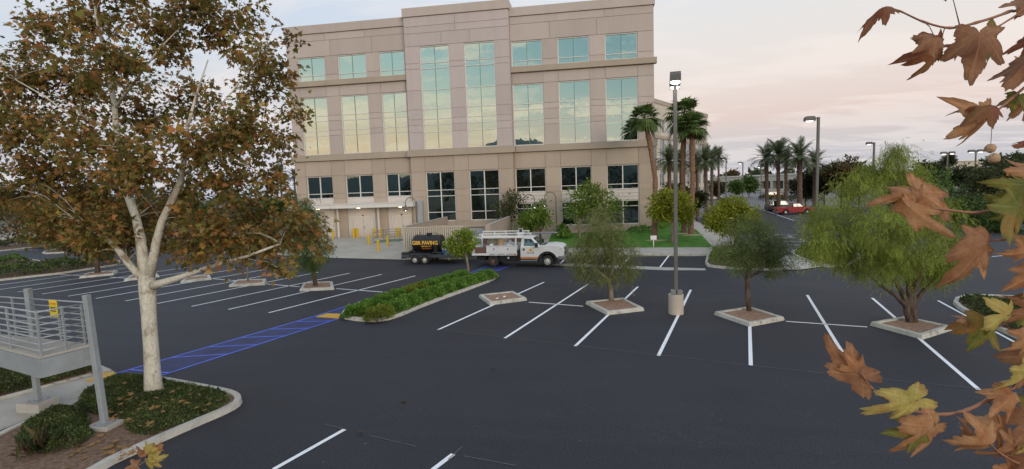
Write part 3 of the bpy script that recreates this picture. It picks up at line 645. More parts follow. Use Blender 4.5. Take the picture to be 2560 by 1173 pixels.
# ------------------------------------------------------------------ low pale building across the far lot
lb=thing('low_building','long low cream building with dark openings across the far lot','building',(74,240,0))
p0=G(1790,478.5);p1=G(2060,481); u=(Vector((p1.x-p0.x,p1.y-p0.y)).normalized()); v=Vector((-u.y,u.x))
def lbox(mb,s0,s1,d0,d1,z0,z1):
    c=Vector((p0.x,p0.y))+u*(s0+s1)/2+v*(d0+d1)/2; mb.obox((c.x,c.y,(z0+z1)/2),((u.x,u.y,0),(v.x,v.y,0),(0,0,1)),(s1-s0)/2,(d1-d0)/2,(z1-z0)/2)
w=MB(); lbox(w,-6,62,2.0,20,0,6.6)
lbox(w,-6,62,0,2,4.4,6.6); lbox(w,-6,62,0,2,0,1.3)
for k in range(9): lbox(w,-6+k*8.2,-4.6+k*8.2,0,2,1.3,4.4)
w.build('wall',M['cream_wall'],lb,world=True)
d=MB()
for k in range(8): lbox(d,-4.6+k*8.2,2.2+k*8.2,1.6,1.9,1.3,4.4)
d.build('opening',M['black'],lb,world=True)
r=MB(); lbox(r,-6.3,62.3,-.4,20.3,6.62,7.1); r.build('roof',M['frame'],lb,world=True)
# small white roofed building on the rise at the far right
q=dep(2408,410,230); hb=thing('flat_building','small flat roofed white building far away among the trees at right','building',(q.x,q.y,0))
w=MB(); w.box(q.x-9,q.x+9,q.y,q.y+14,-1,q.z+1.2); w.build('wall',M['cream_wall'],hb,world=True)
w=MB(); w.box(q.x-9.6,q.x+9.6,q.y-.6,q.y+14.6,q.z+1.22,q.z+1.8); w.build('roof',M['frame'],hb,world=True)
# ------------------------------------------------------------------ refuse enclosure
en=thing('refuse_enclosure','tan walled refuse enclosure with pale corrugated front behind the trailer','enclosure',(-12,39.2,0))
EX0,EX1,EY=-15.05,-7.9,39.2
w=MB(); w.box(EX0,EX0+.2,EY+.25,FD-.7,-.1,2.72); w.box(EX1-.2,EX1,EY+.25,FD-.7,-.1,2.72)
w.box(EX0+.2,EX1-.2,45.8,46.0,0,2.3)
w.box(EX1-.35,EX1+.05,EY-.05,EY+.24,-.1,2.75); w.box(-9.95,-9.75,EY-.02,EY+.2,-.1,2.66)
w.build('wall',M['wall_lo'],en,world=True)
w=MB(); w.box(EX0-.03,EX0+.23,EY+.26,FD-.72,2.722,2.78); w.box(EX1-.23,EX1+.03,EY+.26,FD-.72,2.722,2.78); w.build('coping',M['concrete'],en,world=True)
def corr(x0,x1,name):
    w=MB(); n=int((x1-x0)/.17); P=[]
    for k in range(n):
        a=x0+(x1-x0)*k/n; d=(x1-x0)/n
        P+=[(a,0),(a+d*.62,0),(a+d*.66,.11),(a+d*.96,.11)]
    P.append((x1,0))
    vs=[(x,EY+y,.06) for x,y in P]+[(x,EY+y,2.62) for x,y in P]; k=len(P)
    w.add(vs,[(i,i+1,i+1+k,i+k) for i in range(k-1)])
    w.box(x0-.06,x1+.06,EY-.03,EY+.08,2.622,2.7); w.box(x0-.06,x0-.003,EY-.03,EY+.08,.0,2.618)
    return w.build(name,M['cream_wall'],en,world=True)
corr(EX0+.05,-10.0,'front_panel')
g2=MB(); n=22; vs=[]
for k in range(n+1):
    t=k/n; x=-9.7+1.75*t; y=EY+.9-.65*t+(.04 if k%2 else 0); vs+=[(x,y,.1),(x,y,2.45)]
g2.add(vs,[(2*k,2*k+2,2*k+3,2*k+1) for k in range(n)]); g2.build('gate',M['galv'],en,world=True)
for lab,x0,x1 in (('rust brown refuse bin behind the corrugated front panel','-14','-11.9'),('rust brown refuse bin near the open enclosure gate','-11.2','-9')):
    x0=float(x0);x1=float(x1); b=thing('refuse_bin',lab,'refuse bin',((x0+x1)/2,43,.2),0,'bins in the refuse enclosure')
    w=MB(); w.prism([(41.9,.35),(44,.35),(44.2,2.1),(41.6,1.9)],x0,x1); w.v=[(y,x,z) for x,y,z in w.v]; w.f=[f[::-1] for f in w.f]; w.build('body',M['brown_metal'],b,world=True,bevel=.03)
    w=MB(); w.add([(x0-.05,41.5,1.95),(x1+.05,41.5,1.95),(x1+.05,44.3,2.16),(x0-.05,44.3,2.16),(x0-.05,41.5,2.02),(x1+.05,41.5,2.02),(x1+.05,44.3,2.23),(x0-.05,44.3,2.23)],[(0,3,2,1),(4,5,6,7),(0,1,5,4),(1,2,6,5),(2,3,7,6),(3,0,4,7)]); w.build('lid',M['brown_metal'],b,world=True)
# ------------------------------------------------------------------ bollards, hand rail, lawn sign
bo='yellow bollards by the loading doors'
def bollard(p,label,h=1.05):
    t=thing('bollard',label,'bollard',p,0,bo)
    m=MB(); m.lathe([(0.0,-.02),(.125,-.02),(.125,h-.07),(.11,h-.025),(.07,h),(0,h+.01)],n=16); m.build('post',M['yellow'],t,smooth=False)
    m=MB(); m.lathe([(.20,-.02),(.19,.03),(.126,.035)],n=16); m.build('footing',M['concrete'],t)
for (x,y),l in (((833,598),'yellow bollard half hidden behind leaves, left of the loading doors'),((885,595.5),'leftmost of three yellow bollards bunched by the middle loading door'),((889.5,594.5),'middle of three yellow bollards bunched by the middle loading door'),((894,595),'rightmost of three yellow bollards bunched by the middle loading door'),
    ((935.5,594),'single yellow bollard against the wall right of the middle loading door'),((952,596),'yellow bollard seen through the hand rail'),((992,594),'left of two yellow bollards by the right loading door'),((999.5,594),'right of two yellow bollards by the right loading door'),
    ((922.5,613),'yellow bollard left of the hand rail, out on the apron'),((946.5,629),'yellow bollard nearest the road on the apron'),((970,617),'yellow bollard in front of the hand rail, nearest the enclosure')):
    bollard(G(x,y),l)
p0=G(934,608);p1=G(1000,604); hr=thing('hand_rail','grey pipe hand rail around a green hatch on the loading apron','railing',p0)
ux=Vector((p1.x-p0.x,p1.y-p0.y,0)); uy=Vector((.3,1.9,0)); c=[p0,p0+ux,p0+ux+uy,p0+uy]
c=[Vector((a.x,a.y,H(a.x,a.y))) for a in c]
m=MB()
for a,b in ((0,1),(1,2),(2,3),(3,0)):
    for h in (.55,1.05): m.tube([c[a]+Vector((0,0,h)),c[b]+Vector((0,0,h))],.022,6)
m.build('rail',M['steel_grey'],hr,world=True)
for a in c+[(c[0]+c[1])/2]:
    m=MB(); m.tube([a,a+Vector((0,0,1.07))],.026,6); m.build('post',M['steel_grey'],hr,world=True)
m=MB(); m.slab([(q.x,q.y) for q in (c[0]+ux*.04,c[1]-ux*.04,c[2]-ux*.04,c[3]+ux*.04)],p0.z+.02,p0.z+.16); m.build('hatch',M['green_metal'],hr,world=True)
p=G(1634,617.5,.1); t=thing('lawn_sign','small blank white sign on a stake in the lawn','sign',p)
m=MB(); m.box(-.03,.03,-.02,.02,-.1,.62); m.build('stake',M['white_paint'],t)
m=MB(); m.box(-.24,.24,-.045,-.022,.60,.94); m.build('board',M['white_paint'],t)
# ------------------------------------------------------------------ street lamps
def area_light(base,Ht,heads,label,r=.085,lit=True,footing=None,name='street_lamp',group='parking lot light poles',hs=1.0,glow='lamp_on'):
    t=thing(name,label,'street lamp',base,0,group)
    z0=0
    if footing:
        fr,fh=footing; m=MB(); m.lathe([(fr,-.05),(fr,fh-.02),(fr-.03,fh),(0,fh)],n=28); m.build('footing',M['pole_base'],t)
        z0=fh; m=MB(); m.box(-.19,.19,-.19,.19,z0,z0+.03); m.box(-.24,-.03,-.26,-.1,z0+.03,z0+.22); m.box(.02,.24,-.24,-.1,z0+.03,z0+.2); m.build('base_cover',M['steel_grey'],t)
    m=MB(); m.box(-r,r,-r,r,z0+.03,Ht); m.build('pole',M['pole'],t,bevel=.01)
    for az,ln in heads:
        ca,sa=math.cos(az),math.sin(az); u=Vector((ca,sa,0));v=Vector((-sa,ca,0))
        h=MB(); zc=Ht-.06
        h.bar(u*r+Vector((0,0,zc)),u*(r+ln)+Vector((0,0,zc)),.07,.09)
        L=.62*hs;W=.34*hs;D=.17*hs
        cc=u*(r+ln+L/2)+Vector((0,0,zc))
        # tapered housing
        P=[]
        for zz,s1 in ((-D,1.0),(.02,1.0),(D*.75,.72)):
            for i,j in ((-1,-1),(1,-1),(1,1),(-1,1)): P.append(cc+u*(i*L/2*s1)+v*(j*W/2*(s1+.25 if s1<1 else 1))+Vector((0,0,zz)))
        h.add(P,[(0,1,5,4),(1,2,6,5),(2,3,7,6),(3,0,4,7),(4,5,9,8),(5,6,10,9),(6,7,11,10),(7,4,8,11),(8,9,10,11)])
        ho=h.build('lamp_head',M['pole'],t)
        if lit:
            l=MB(); l.lathe([(0,-D-.05*hs),(W*.3,-D-.04*hs),(W*.44,-D+.01)],cc,16); 
            l.v=[tuple(cc+u*((Vector(q)-cc).dot(u)*1.55)+v*((Vector(q)-cc).dot(v))+Vector((0,0,Vector(q).z-cc.z))) for q in l.v]
            l.build('lens',M[glow],ho)
    return t
mp=G(1690,784)
def top_h(base,py,px=None):   # height at which the sight line through row py meets the pole
    D=depth(base); x,y=base.x,base.y
    lo_,hi=0,40
    for _ in range(40):
        z=(lo_+hi)/2; v=(x,y,z+base.z-CH); d=sum(a*b for a,b in zip(v,CF)); yy=586.5-FPX*sum(a*b for a,b in zip(v,CU))/d
        if yy>py: lo_=z
        else: hi=z
    return lo_
area_light(mp,top_h(mp,196),[(math.radians(-98),.16),(math.radians(82),.16)],'tall lit twin headed light pole on a round concrete footing between the stalls',.072,True,(.315,.86),hs=1.25)
for (px,pt,D,az,lab,hd,rr) in ((2043,293,37.5,180,'dark single headed light pole behind the large bright green tree',1,.085),(2183,356,68,180,'single headed light pole right of the date palms, above the green tree top',1,.10),
    (2367,381,108,180,'twin headed light pole beyond the dark trees, left of its pair',2,.10),(2437,376,98,180,'twin headed light pole beyond the dark trees, right of its pair',2,.10),(1857,406,150,180,'thin light pole in front of the low cream building',1,.13),(1903,416,190,180,'thin twin headed light pole behind the low cream building',2,.14),(1815,395,128,180,'slim pale light pole beside the left date palms',1,.12)):
    q=dep(px,440,D); b=Vector((q.x,q.y,0)); hd_=[(math.radians(az),.15)]+([(0,.15)] if hd==2 else [])
    area_light(b,top_h(b,pt),hd_,lab,rr,True,hs=1.15 if D<80 else 1.7,glow='lamp_dim')
def crook(px,ptop,base,s,label):
    t=thing('crook_lamp',label,'street lamp',base,0,'shepherd crook lamps in front of the office block'); h=top_h(base,ptop)
    m=MB(); r=.55; P=[(0,0,.0),(0,0,.3),(0,0,h-r)]; R=[.075,.06,.045]
    for k in range(1,13): a=math.pi*k/12; P.append((s*(r-r*math.cos(a)),0,h-r+r*math.sin(a))); R.append(.04)
    P.append((s*2*r,0,h-r-.25)); R.append(.035)
    m.tube(P,R,8); m.build('pole',M['pole'],t,smooth=True)
    m=MB(); c=(s*2*r,0,h-r-.75); m.lathe([(.05,.55),(.09,.5),(.11,.32),(.30,.06),(.31,0),(.28,.02),(.1,.28)],c,18); ho=m.build('lamp_shade',M['pole'],t,smooth=False)
    m=MB(); m.lathe([(0,-.03),(.10,0),(.12,.08),(.05,.15)],c,12); m.build('bulb',M['lamp_on'],ho)
    m=MB(); m.lathe([(.13,0),(.12,.15),(.08,.3)],(0,0,0),12); m.build('base',M['pole'],t)
crook(1043,494,G(1043.6,596),-1,'shepherd crook lamp by the loading canopy, behind the refuse enclosure')
crook(1311,486.5,G(1311.5,594),1,'shepherd crook lamp facing right, left of a facing pair by the entrance')
crook(1392,480,G(1392,594),-1,'shepherd crook lamp facing left at the lawn edge')
# ------------------------------------------------------------------ raised platform (landing of outside stairs)
deckz=2.08
A0=G(263,1066,.12); B0=G(98,1020,.12)
pl=thing('platform','grey galvanised raised platform with pipe railings at the left edge','platform',(A0.x-2,A0.y,0))
def on_z(px,py,z):
    d=ray(px,py); t=(z-CH)/d[2]; return Vector((d[0]*t,d[1]*t,z))
N0=on_z(99,892,deckz); A1=on_z(231,860,deckz); 
e1=(A1-N0); e1.z=0; 
W0=on_z(-40,858,deckz); e2=(W0-N0); e2.z=0; L2=5.5; e2.normalize()
BK=N0+e1+Vector((-e2.x*0,0,0))
back=on_z(62,842,deckz)
# deck polygon: near corner, right corner, back corner, far left
bdir2=(back-A1); bdir2.z=0; bdir2.normalize()
DQ=[N0,A1,A1+bdir2*3.9,N0+e2*5.0]
m=MB(); m.slab([(p.x,p.y) for p in DQ],deckz-.06,deckz); m.build('deck',M['concrete'],pl,world=True)
m=MB()
for a,b in zip(DQ,DQ[1:]+DQ[:1]):
    a=Vector((a.x,a.y,deckz-.29));b=Vector((b.x,b.y,deckz-.29)); m.bar(a,b,.07,.44)
m.build('fascia_beam',M['galv'],pl,world=True)
m=MB(); m.bar(Vector((A1.x,A1.y,deckz-.2))-e1.normalized()*.18+Vector((0,-.05,0)),Vector((A1.x,A1.y,deckz-.2))-e1.normalized()*.06+Vector((0,-.05,0)),.05,.3)
m.build('bracket',M['galv_dark'],pl,world=True)
def post(base,top,name,w=.066):
    m=MB(); m.obox((base+top)/2,((top-base).normalized(),Vector((1,0,0)),Vector((0,1,0))),(top-base).length/2,w,w); o=m.build(name,M['galv'],pl,world=True,bevel=.012)
    return o
PA=Vector((A0.x,A0.y,.2)); ptop=dep(222,732,depth(PA)); ptop=Vector((PA.x+(ptop.x-PA.x)*.35,PA.y,ptop.z))
po_=post(PA,ptop,'post'); pb=post(Vector((B0.x,B0.y,.2)),Vector((B0.x,B0.y,deckz-.5)),'post',.062)
bt=A1+bdir2*2.35
post(Vector((bt.x,bt.y,deckz-.5)),Vector((bt.x,bt.y,dep(54,720,depth(bt)).z)),'post',.068)
for nm,b,w,h in (('footing',A0,.31,.2),('footing',B0,.36,.34)):
    m=MB(); m.box(b.x-w,b.x+w,b.y-w*.8,b.y+w*.8,-.05,h); f=m.build(nm,M['concrete'],pl,world=True,bevel=.015)
    m=MB(); m.box(b.x-.17,b.x+.17,b.y-.17,b.y+.17,h+.001,h+.022); 
    for i in (-.13,.13):
        for j in (-.13,.13): m.cyl((b.x+i,b.y+j,h+.035),(0,0,1),.018,.03,8)
    m.build('base_plate',M['galv_dark'],f,world=True)
def railing(P,zs,posts,name='railing'):
    m=MB()
    for z in zs:
        m.tube([Vector((p.x,p.y,z)) for p in P],.0175 if z<max(zs) else .021,8)
    r=m.build(name,M['galv'],pl,world=True,smooth=True)
    for p in posts:
        k=MB(); k.box(p.x-.02,p.x+.02,p.y-.02,p.y+.02,deckz,max(zs)); k.build('baluster',M['galv'],r,world=True)
rz=[deckz+.11+.155*k for k in range(7)]
inn=lambda p,d,k:p+d*k
n1=N0+(A1-N0).normalized()*.06+bdir2*.05
railing([n1+e2*4.8,n1],rz,[n1,n1+e2*1.55,n1+e2*3.1])
railing([n1,A1-(A1-N0).normalized()*.1+bdir2*.05],rz,[n1+(A1-N0)*.46,A1-(A1-N0).normalized()*.12+bdir2*.05])
rb=[A1+bdir2*.05,A1+bdir2*2.35]
railing(rb,[z+.02 for z in rz],[A1+bdir2*1.2])
railing([A1+bdir2*2.4,A1+bdir2*3.85],[z+.02 for z in rz],[A1+bdir2*3.1])
railing([A1+bdir2*3.85,N0+e2*4.95],[z+.01 for z in rz],[A1+bdir2*3.85])
# caution sign hung on the back rail
sc=A1+bdir2*1.28+Vector((0,0,0)); nrm=Vector((bdir2.y,-bdir2.x,0)); nrm=nrm if nrm.dot(Vector((-sc.x,-sc.y,0)))>0 else -nrm
sx=Vector((0,0,1)).cross(nrm)
st=thing('caution_sign','small yellow caution sign hung on the platform railing','sign',(sc.x,sc.y,0))
sm=MB(); cz=deckz+.86
sm.obox(Vector((sc.x,sc.y,cz))+nrm*.05,(sx,nrm,Vector((0,0,1))),.155,.006,.22); sm.build('board',M['sign_yellow'],st,world=True)
Msx=lambda off,z:Matrix.Translation(Vector((0,0,z))+nrm*off)@Matrix((( sx.x,0,nrm.x,0),(sx.y,0,nrm.y,0),(0,1,0,0),(0,0,0,1)))
sm=MB(); sm.obox(Vector((sc.x,sc.y,cz+.13))+nrm*.0575,(sx,nrm,Vector((0,0,1))),.135,.003,.055); sm.build('header',M['sign_yellow'],st,world=True)
text_mesh('CAUTION',.062,M['orange'],'lettering',st,Msx(.0625,cz+.13),.002,.002)
text_mesh('WATCH',.062,M['ink'],'lettering',st,Msx(.0575,cz+.015),.002,.002); text_mesh('YOUR STEP',.042,M['ink'],'lettering',st,Msx(.0575,cz-.07),.002,.001)
# ------------------------------------------------------------------ debris on the asphalt
for i,((x,y),l) in enumerate((((1243,747.5),'small white scrap on the mulch of the empty diamond planter, nearer one'),((1261,743),'small white scrap on the mulch of the empty diamond planter, farther one'))):
    p=G(x,y,.11); t=thing('paper_scrap',l,'litter',p,i*.7,'white scraps in the empty planter'); m=MB(); m.add([(-.07,-.05,0),(.06,-.06,.02),(.07,.05,.05),(-.05,.06,.03),(-.07,-.05,.012),(.06,-.06,.032),(.07,.05,.062),(-.05,.06,.042)],[(0,3,2,1),(4,5,6,7),(0,1,5,4),(1,2,6,5),(2,3,7,6),(3,0,4,7)]); m.build('sheet',M['plastic_white'],t)
# ------------------------------------------------------------------ vehicles
def wheel(parent,x,y,r,w,rimmat,side=-1,rr=.56,dual=False,smooth=True):
    m=MB(); prof=[(r*.55,-w/2),(r*.86,-w/2),(r*.97,-w*.38),(r,-w*.2),(r,w*.2),(r*.97,w*.38),(r*.86,w/2),(r*.55,w/2)]
    n=24; vs=[];fs=[]
    for pr,py in prof:
        for k in range(n): a=2*math.pi*k/n; vs.append((x+pr*math.cos(a),y+py,r+pr*math.sin(a)))
    for i in range(len(prof)-1):
        for k in range(n): a=i*n+k;b=i*n+(k+1)%n; fs.append((a,a+n,b+n,b))
    m.add(vs,fs); o=m.build('wheel',M['rubber'],parent,smooth=True)
    m=MB(); yo=y+side*(w/2-.015)
    def disc(profile):
        vs=[];fs=[]
        for pr,py in profile:
            for k in range(n): a=2*math.pi*k/n; vs.append((x+pr*math.cos(a),yo+side*py,r+pr*math.sin(a)))
        for i in range(len(profile)-1):
            for k in range(n): a=i*n+k;b=i*n+(k+1)%n; fs.append((a,b,b+n,a+n))
        m.add(vs,fs)
    if dual: disc([(r*rr,.0),(r*rr*.95,-.10),(r*.3,-.13),(r*.27,-.04),(r*.16,-.02),(0,-.02)])
    else: disc([(r*rr,0),(r*rr*.93,-.012),(r*rr*.85,-.05),(r*.34,-.02),(r*.30,.03),(r*.16,.05),(0,.055)])
    m.build('rim',rimmat,o,smooth=False)
    m=MB()
    for k in range(8):
        a=2*math.pi*k/8; m.cyl((x+r*.27*math.cos(a),yo+side*.0,r+r*.27*math.sin(a)),(0,1,0),.018,.05,6)
        a+=.39; m.cyl((x+r*.44*math.cos(a),yo+side*(-.035),r+r*.44*math.sin(a)),(0,1,0),.035,.012,8,1)
    m.build('lug',[M['steel_grey'],M['ink']],o)
    return o
def arc(cx,cz,r,a0,a1,n=10): return [(cx+r*math.cos(math.radians(a0+(a1-a0)*k/n)),cz+r*math.sin(math.radians(a0+(a1-a0)*k/n))) for k in range(n+1)]
# ---- work truck
fw=G(1372,668); tr=thing('work_truck','white flatbed paving work truck with ladder racks and black wheel arches','truck',(fw.x,fw.y+.95,0),math.radians(-4.5))
W2=.98
m=MB()
prof=[(-1.92,.62),(-1.92,1.46),(-.46,1.50),(-.25,1.53),(.35,1.57),(.85,1.52),(1.08,1.40),(1.14,1.2),(1.14,.72),(.62,.66)]+arc(0,.42,.56,22,158,10)+[(-.60,.55)]
m.prism(prof,-W2,W2); m.build('body',M['white_paint'],tr,bevel=.045,seg=3)
# greenhouse: roof shell on pillars
def frus(mb,P0,z0,P1,z1):   # rectangles (x0,x1,hy) bottom & top
    a,b,h=P0;c,d,k=P1
    mb.add([(a,-h,z0),(b,-h,z0),(b,h,z0),(a,h,z0),(c,-k,z1),(d,-k,z1),(d,k,z1),(c,k,z1)],[(0,3,2,1),(4,5,6,7),(0,1,5,4),(1,2,6,5),(2,3,7,6),(3,0,4,7)])
m=MB(); frus(m,(-1.90,-.44,.95),1.44,(-1.84,-1.06,.80),2.08); m.build('cab',M['white_paint'],tr,bevel=.05,seg=3)
m=MB(); frus(m,(-1.80,-1.14,.74),2.08,(-1.72,-1.25,.62),2.125); m.build('roof_panel',M['white_paint'],tr,bevel=.02)
def side_pane(pts,y_at,name,mat,s=-1,th=.012):
    m=MB(); out=[]
    for x,z in pts: out.append((x,s*(y_at(z)),z))
    n=len(pts); m.add(out+[(x,y+s*th,z) for x,y,z in out],[tuple(range(n)),tuple(range(2*n-1,n-1,-1))]+[(i,i+n,(i+1)%n+n,(i+1)%n) for i in range(n)])
    return m.build(name,mat,tr)
ya=lambda z:.95-(z-1.44)/.64*.15+.002
for s in (-1,1):
    side_pane([(-1.66,1.50),(-.72,1.50),(-.80,1.60),(-1.13,1.98),(-1.62,1.99)],ya,'side_window',M['glass_car'],s)
m=MB()
def wsp(t,y):   # point on the raked windscreen
    return (-.44+(-.62)*t+.012,y,1.44+.64*t+.01)
m.quad(wsp(.12,-.86),wsp(.12,.86),wsp(.92,.77),wsp(.92,-.77)); m.build('windscreen',M['glass_car'],tr)
m=MB(); m.tube([wsp(.13,-.1),wsp(.5,-.5)],.012,5); m.tube([wsp(.13,.6),wsp(.5,.1)],.012,5); m.build('wiper',M['ink'],tr)
m=MB(); m.box(-.42,.02,-.80,.80,1.50,1.535); m.build('cowl',M['black'],tr)
for s in (-1,1):
    d=MB(); y=s*(W2+.004); d.box(-1.80,-.63,min(y,y+s*.012),max(y,y+s*.012),.74,1.44); do=d.build('door',M['white_paint'],tr,bevel=.006)
    h=MB(); h.box(-1.72,-1.60,min(y,y+s*.05),max(y,y+s*.05),1.18,1.33); h.build('handle',M['ink'],do,bevel=.01)
    k=MB(); k.box(-1.90,-.60,min(y,y+s*.014),max(y,y+s*.014),.60,.715); k.build('stripe',M['orange'],tr)
    r=MB(); r.box(-1.92,-.60,s*.86-.08,s*.86+.08,.44,.50); r.build('step',M['galv_dark'],tr)
    f=MB(); P=arc(0,.42,.56,-8,188,16); Q=arc(0,.42,.70,-4,184,16); yy0,yy1=s*(W2-.05),s*(W2+.05)
    n=len(P); vs=[(x,yy0,z) for x,z in P]+[(x,yy0,z) for x,z in Q]+[(x,yy1,z) for x,z in P]+[(x,yy1,z) for x,z in Q]
    f.add(vs,[(2*n+i,2*n+i+1,3*n+i+1,3*n+i) for i in range(n-1)]+[(n+i,3*n+i,3*n+i+1,n+i+1) for i in range(n-1)]+[(i,i+1,2*n+i+1,2*n+i) for i in range(n-1)])
    f.build('wheel_arch',M['black'],tr)
    mi=MB(); mi.bar((-.72,s*.97,1.50),(-.66,s*1.2,1.52),.04); mo=mi.build('mirror_arm',M['ink'],tr)
    mi=MB(); mi.box(-.80,-.60,s*1.28-.1,s*1.28+.1,1.42,1.74); mi.build('mirror',M['ink'],tr,bevel=.03)
# door logo: pyramid of orange blocks over PAVING
LM=lambda x,z,y=-(W2+.018):Matrix.Translation((x,y,z))@Matrix.Rotation(math.pi/2,4,'X')
lg=MB()
for i,(dx,dz,s_) in enumerate(((0,.20,.10),(-.10,.10,.10),(.10,.10,.10),(0,.09,.07),(-.19,.03,.08),(.19,.03,.08))):
    x=-1.18+dx;z=1.11+dz; y=-(W2+.02); lg.add([(x-s_,y,z-.06),(x+s_,y,z-.06),(x,y,z+.07)],[(0,1,2)],0 if i!=3 else 1)
lg.build('emblem',[M['gold'],M['ink']],tr)
text_mesh('PAVING',.13,M['ink'],'lettering',tr,LM(-1.18,1.0),.003,.004,1.25)
# front
m=MB(); m.box(1.12,1.20,-.62,.62,.86,1.32); m.build('grille',M['ink'],tr,bevel=.02)
m=MB()
for z in (.95,1.06,1.17,1.28): m.box(1.201,1.225,-.60,.60,z-.022,z+.022)
m.box(1.201,1.23,-.06,.06,.86,1.32); m.build('grille_bar',M['steel_grey'],tr)
for s in (-1,1):
    m=MB(); m.box(.94,1.175,s*.82-.17,s*.82+.17,.98,1.26); m.build('headlight',M['plastic_white'],tr,bevel=.04)
m=MB(); m.box(1.10,1.34,-1.0,1.0,.50,.80); m.box(.75,1.1,-1.0,-.9,.55,.80); m.box(.75,1.1,.9,1.0,.55,.80); m.build('bumper',M['steel_grey'],tr,bevel=.04)
m=MB(); m.box(1.345,1.375,-.7,.7,.55,.62); m.box(1.3,1.42,-.95,-.82,.55,.78); m.box(1.3,1.42,.82,.95,.55,.78); m.build('bumper_guard',M['black'],tr)
# chassis and bed
m=MB(); m.box(-5.3,1.0,-.42,-.30,.52,.76); m.box(-5.3,1.0,.30,.42,.52,.76); m.box(-3.45,-2.2,-.95,-.50,.38,.80); m.box(-5.0,-4.5,-.9,.9,.45,.7); m.cyl((-3.93,0,.42),(0,1,0),.12,1.6,12); m.box(-2.16,-1.93,-.9,.9,.5,1.2); m.build('chassis',M['black'],tr)
m=MB(); m.box(-5.46,-2.15,-1.13,1.13,.84,1.0); m.build('bed',M['white_paint'],tr,bevel=.02)
for s in (-1,1):
    m=MB(); y0,y1=(s*1.13,s*.68); m.box(-4.36,-2.16,min(y0,y1),max(y0,y1),1.003,1.48); tb=m.build('toolbox',M['white_paint'],tr,bevel=.012)
    k=MB(); k.box(-4.38,-2.14,min(s*1.15,y1),max(s*1.15,y1),1.482,1.51); k.build('lid',M['frame'],tb)
    k=MB()
    for x in (-3.8,-2.78): k.cyl((x,s*1.135,1.30),(0,1,0),.055,.03,12)
    k.build('latch',M['steel_grey'],tb)
m=MB(); m.box(-5.2,-4.42,-1.1,-.6,1.003,1.40); m.build('brown_box',M['brown_metal'],tr,bevel=.01)
m=MB(); m.box(-5.44,-5.38,-1.1,1.1,1.003,1.42); m.build('tailgate',M['white_paint'],tr)
text_mesh('ASPHALT    CONCRETE    CONTRACTOR',.125,M['ink'],'lettering',tr,LM(-3.15,.92,-1.134),.003,.001,1.05,.82)
m=MB(); m.box(-2.33,-2.2,-1.142,-1.131,.875,.965); m.build('marker_light',M['orange'],tr)
# racks
for s in (-1,1):
    m=MB(); m.bar((-2.2,s*1.06,1.0),(-2.2,s*1.06,2.2),.09); m.bar((-5.3,s*1.06,1.0),(-5.3,s*1.06,2.2),.07); m.build('rack_post',M['white_paint'],tr)
    m=MB(); m.bar((-5.5,s*1.06,2.12),(-1.55,s*1.06,2.12),.08,.09); m.build('rack_rail',M['white_paint'],tr)
m=MB()
for x in (-5.3,-3.8,-2.2): m.bar((x,-1.05,2.12),(x,1.05,2.12),.06,.07)
m.build('rack_crossbar',M['white_paint'],tr)
def ladder(label,y,x0,x1,z,w=.42,mat='white_paint'):
    a=math.radians(-4.5); o=tr.location; t=thing('ladder',label,'ladder',(o.x,o.y,o.z),a,'ladders on the truck rack')
    m=MB(); m.bar((x0,y,z),(x1,y,z),.05,.08); m.bar((x0,y,z+.19),(x1,y,z+.19),.05,.07)
    m.build('stile',M[mat],t)
    m=MB(); n=int((x1-x0)/.8)
    for k in range(n+1): x=x0+.08+(x1-x0-.16)*k/n; m.box(x-.035,x+.035,y-.02,y+.02,z+.04,z+.155)
    m.build('rung',M[mat],t)
ladder('white ladder on edge along the near side of the truck rack',-1.0,-4.7,-1.05,2.205)
ladder('white ladder on edge along the far side of the truck rack',.95,-5.2,-1.6,2.205)
def onr(label,name,cat,build,grp='gear carried on the truck bed'):
    t=thing(name,label,cat,tr.location,math.radians(-4.5),grp); build(t); return t
def pipes(t): m=MB(); m.tube([(-3.2,.45,2.25),(.55,.55,2.27)],.055,10); m.tube([(-3.1,.62,2.25),(.3,.72,2.27)],.045,8); m.build('pipe',M['steel_grey'],t)
onr('long grey pipes lying on the truck rack over the cab','pipe_bundle','pipes',pipes)
def machine(t):
    m=MB(); m.prism([(-4.5,1.52),(-3.7,1.52),(-3.55,1.75),(-3.7,2.0),(-4.2,2.03),(-4.5,1.85)],-.5,.3); b=m.build('housing',M['olive'],t,bevel=.05)
    m=MB(); m.cyl((-4.62,-.1,1.75),(0,1,0),.2,.5,14); m.build('reel',M['brown_metal'],t); m=MB(); m.tube([(-4.3,-.2,1.9),(-4.7,-.3,2.02),(-4.8,-.3,1.6)],.03,6); m.build('hose',M['ink'],t)
onr('olive green machine with a hose reel on the truck bed','compressor','machine',machine)
def barrel(t): m=MB(); m.lathe([(0,0),(.2,0),(.21,.3),(.2,.62),(0,.62)],(-3.45,-.55,1.52),16); m.build('drum',M['wood'],t)
onr('tan upright barrel between gear on the truck bed','barrel','barrel',barrel)
def hopper(t): m=MB(); frus(m,(-3.1,-2.32,.5),1.52,(-2.85,-2.5,.3),1.86); m.build('hopper',M['galv'],t,bevel=.03); m=MB(); m.tube([(-2.95,-.35,1.52),(-3.3,-.4,1.66),(-3.35,-.4,1.52)],.03,6); m.build('handle',M['wood'],t)
onr('grey metal hopper behind the truck cab','hopper','hopper',hopper)
def reel(t):
    m=MB(); m.cyl((-2.5,-.35,1.92),(0,1,0),.2,.06,18); m.cyl((-2.5,-.05,1.92),(0,1,0),.2,.06,18); m.build('flange',M['brown_metal'],t); m=MB(); m.cyl((-2.5,-.2,1.92),(0,1,0),.14,.24,14); m.build('coil',M['wood'],t)
onr('brown hose reel high behind the truck cab','hose_reel','reel',reel)
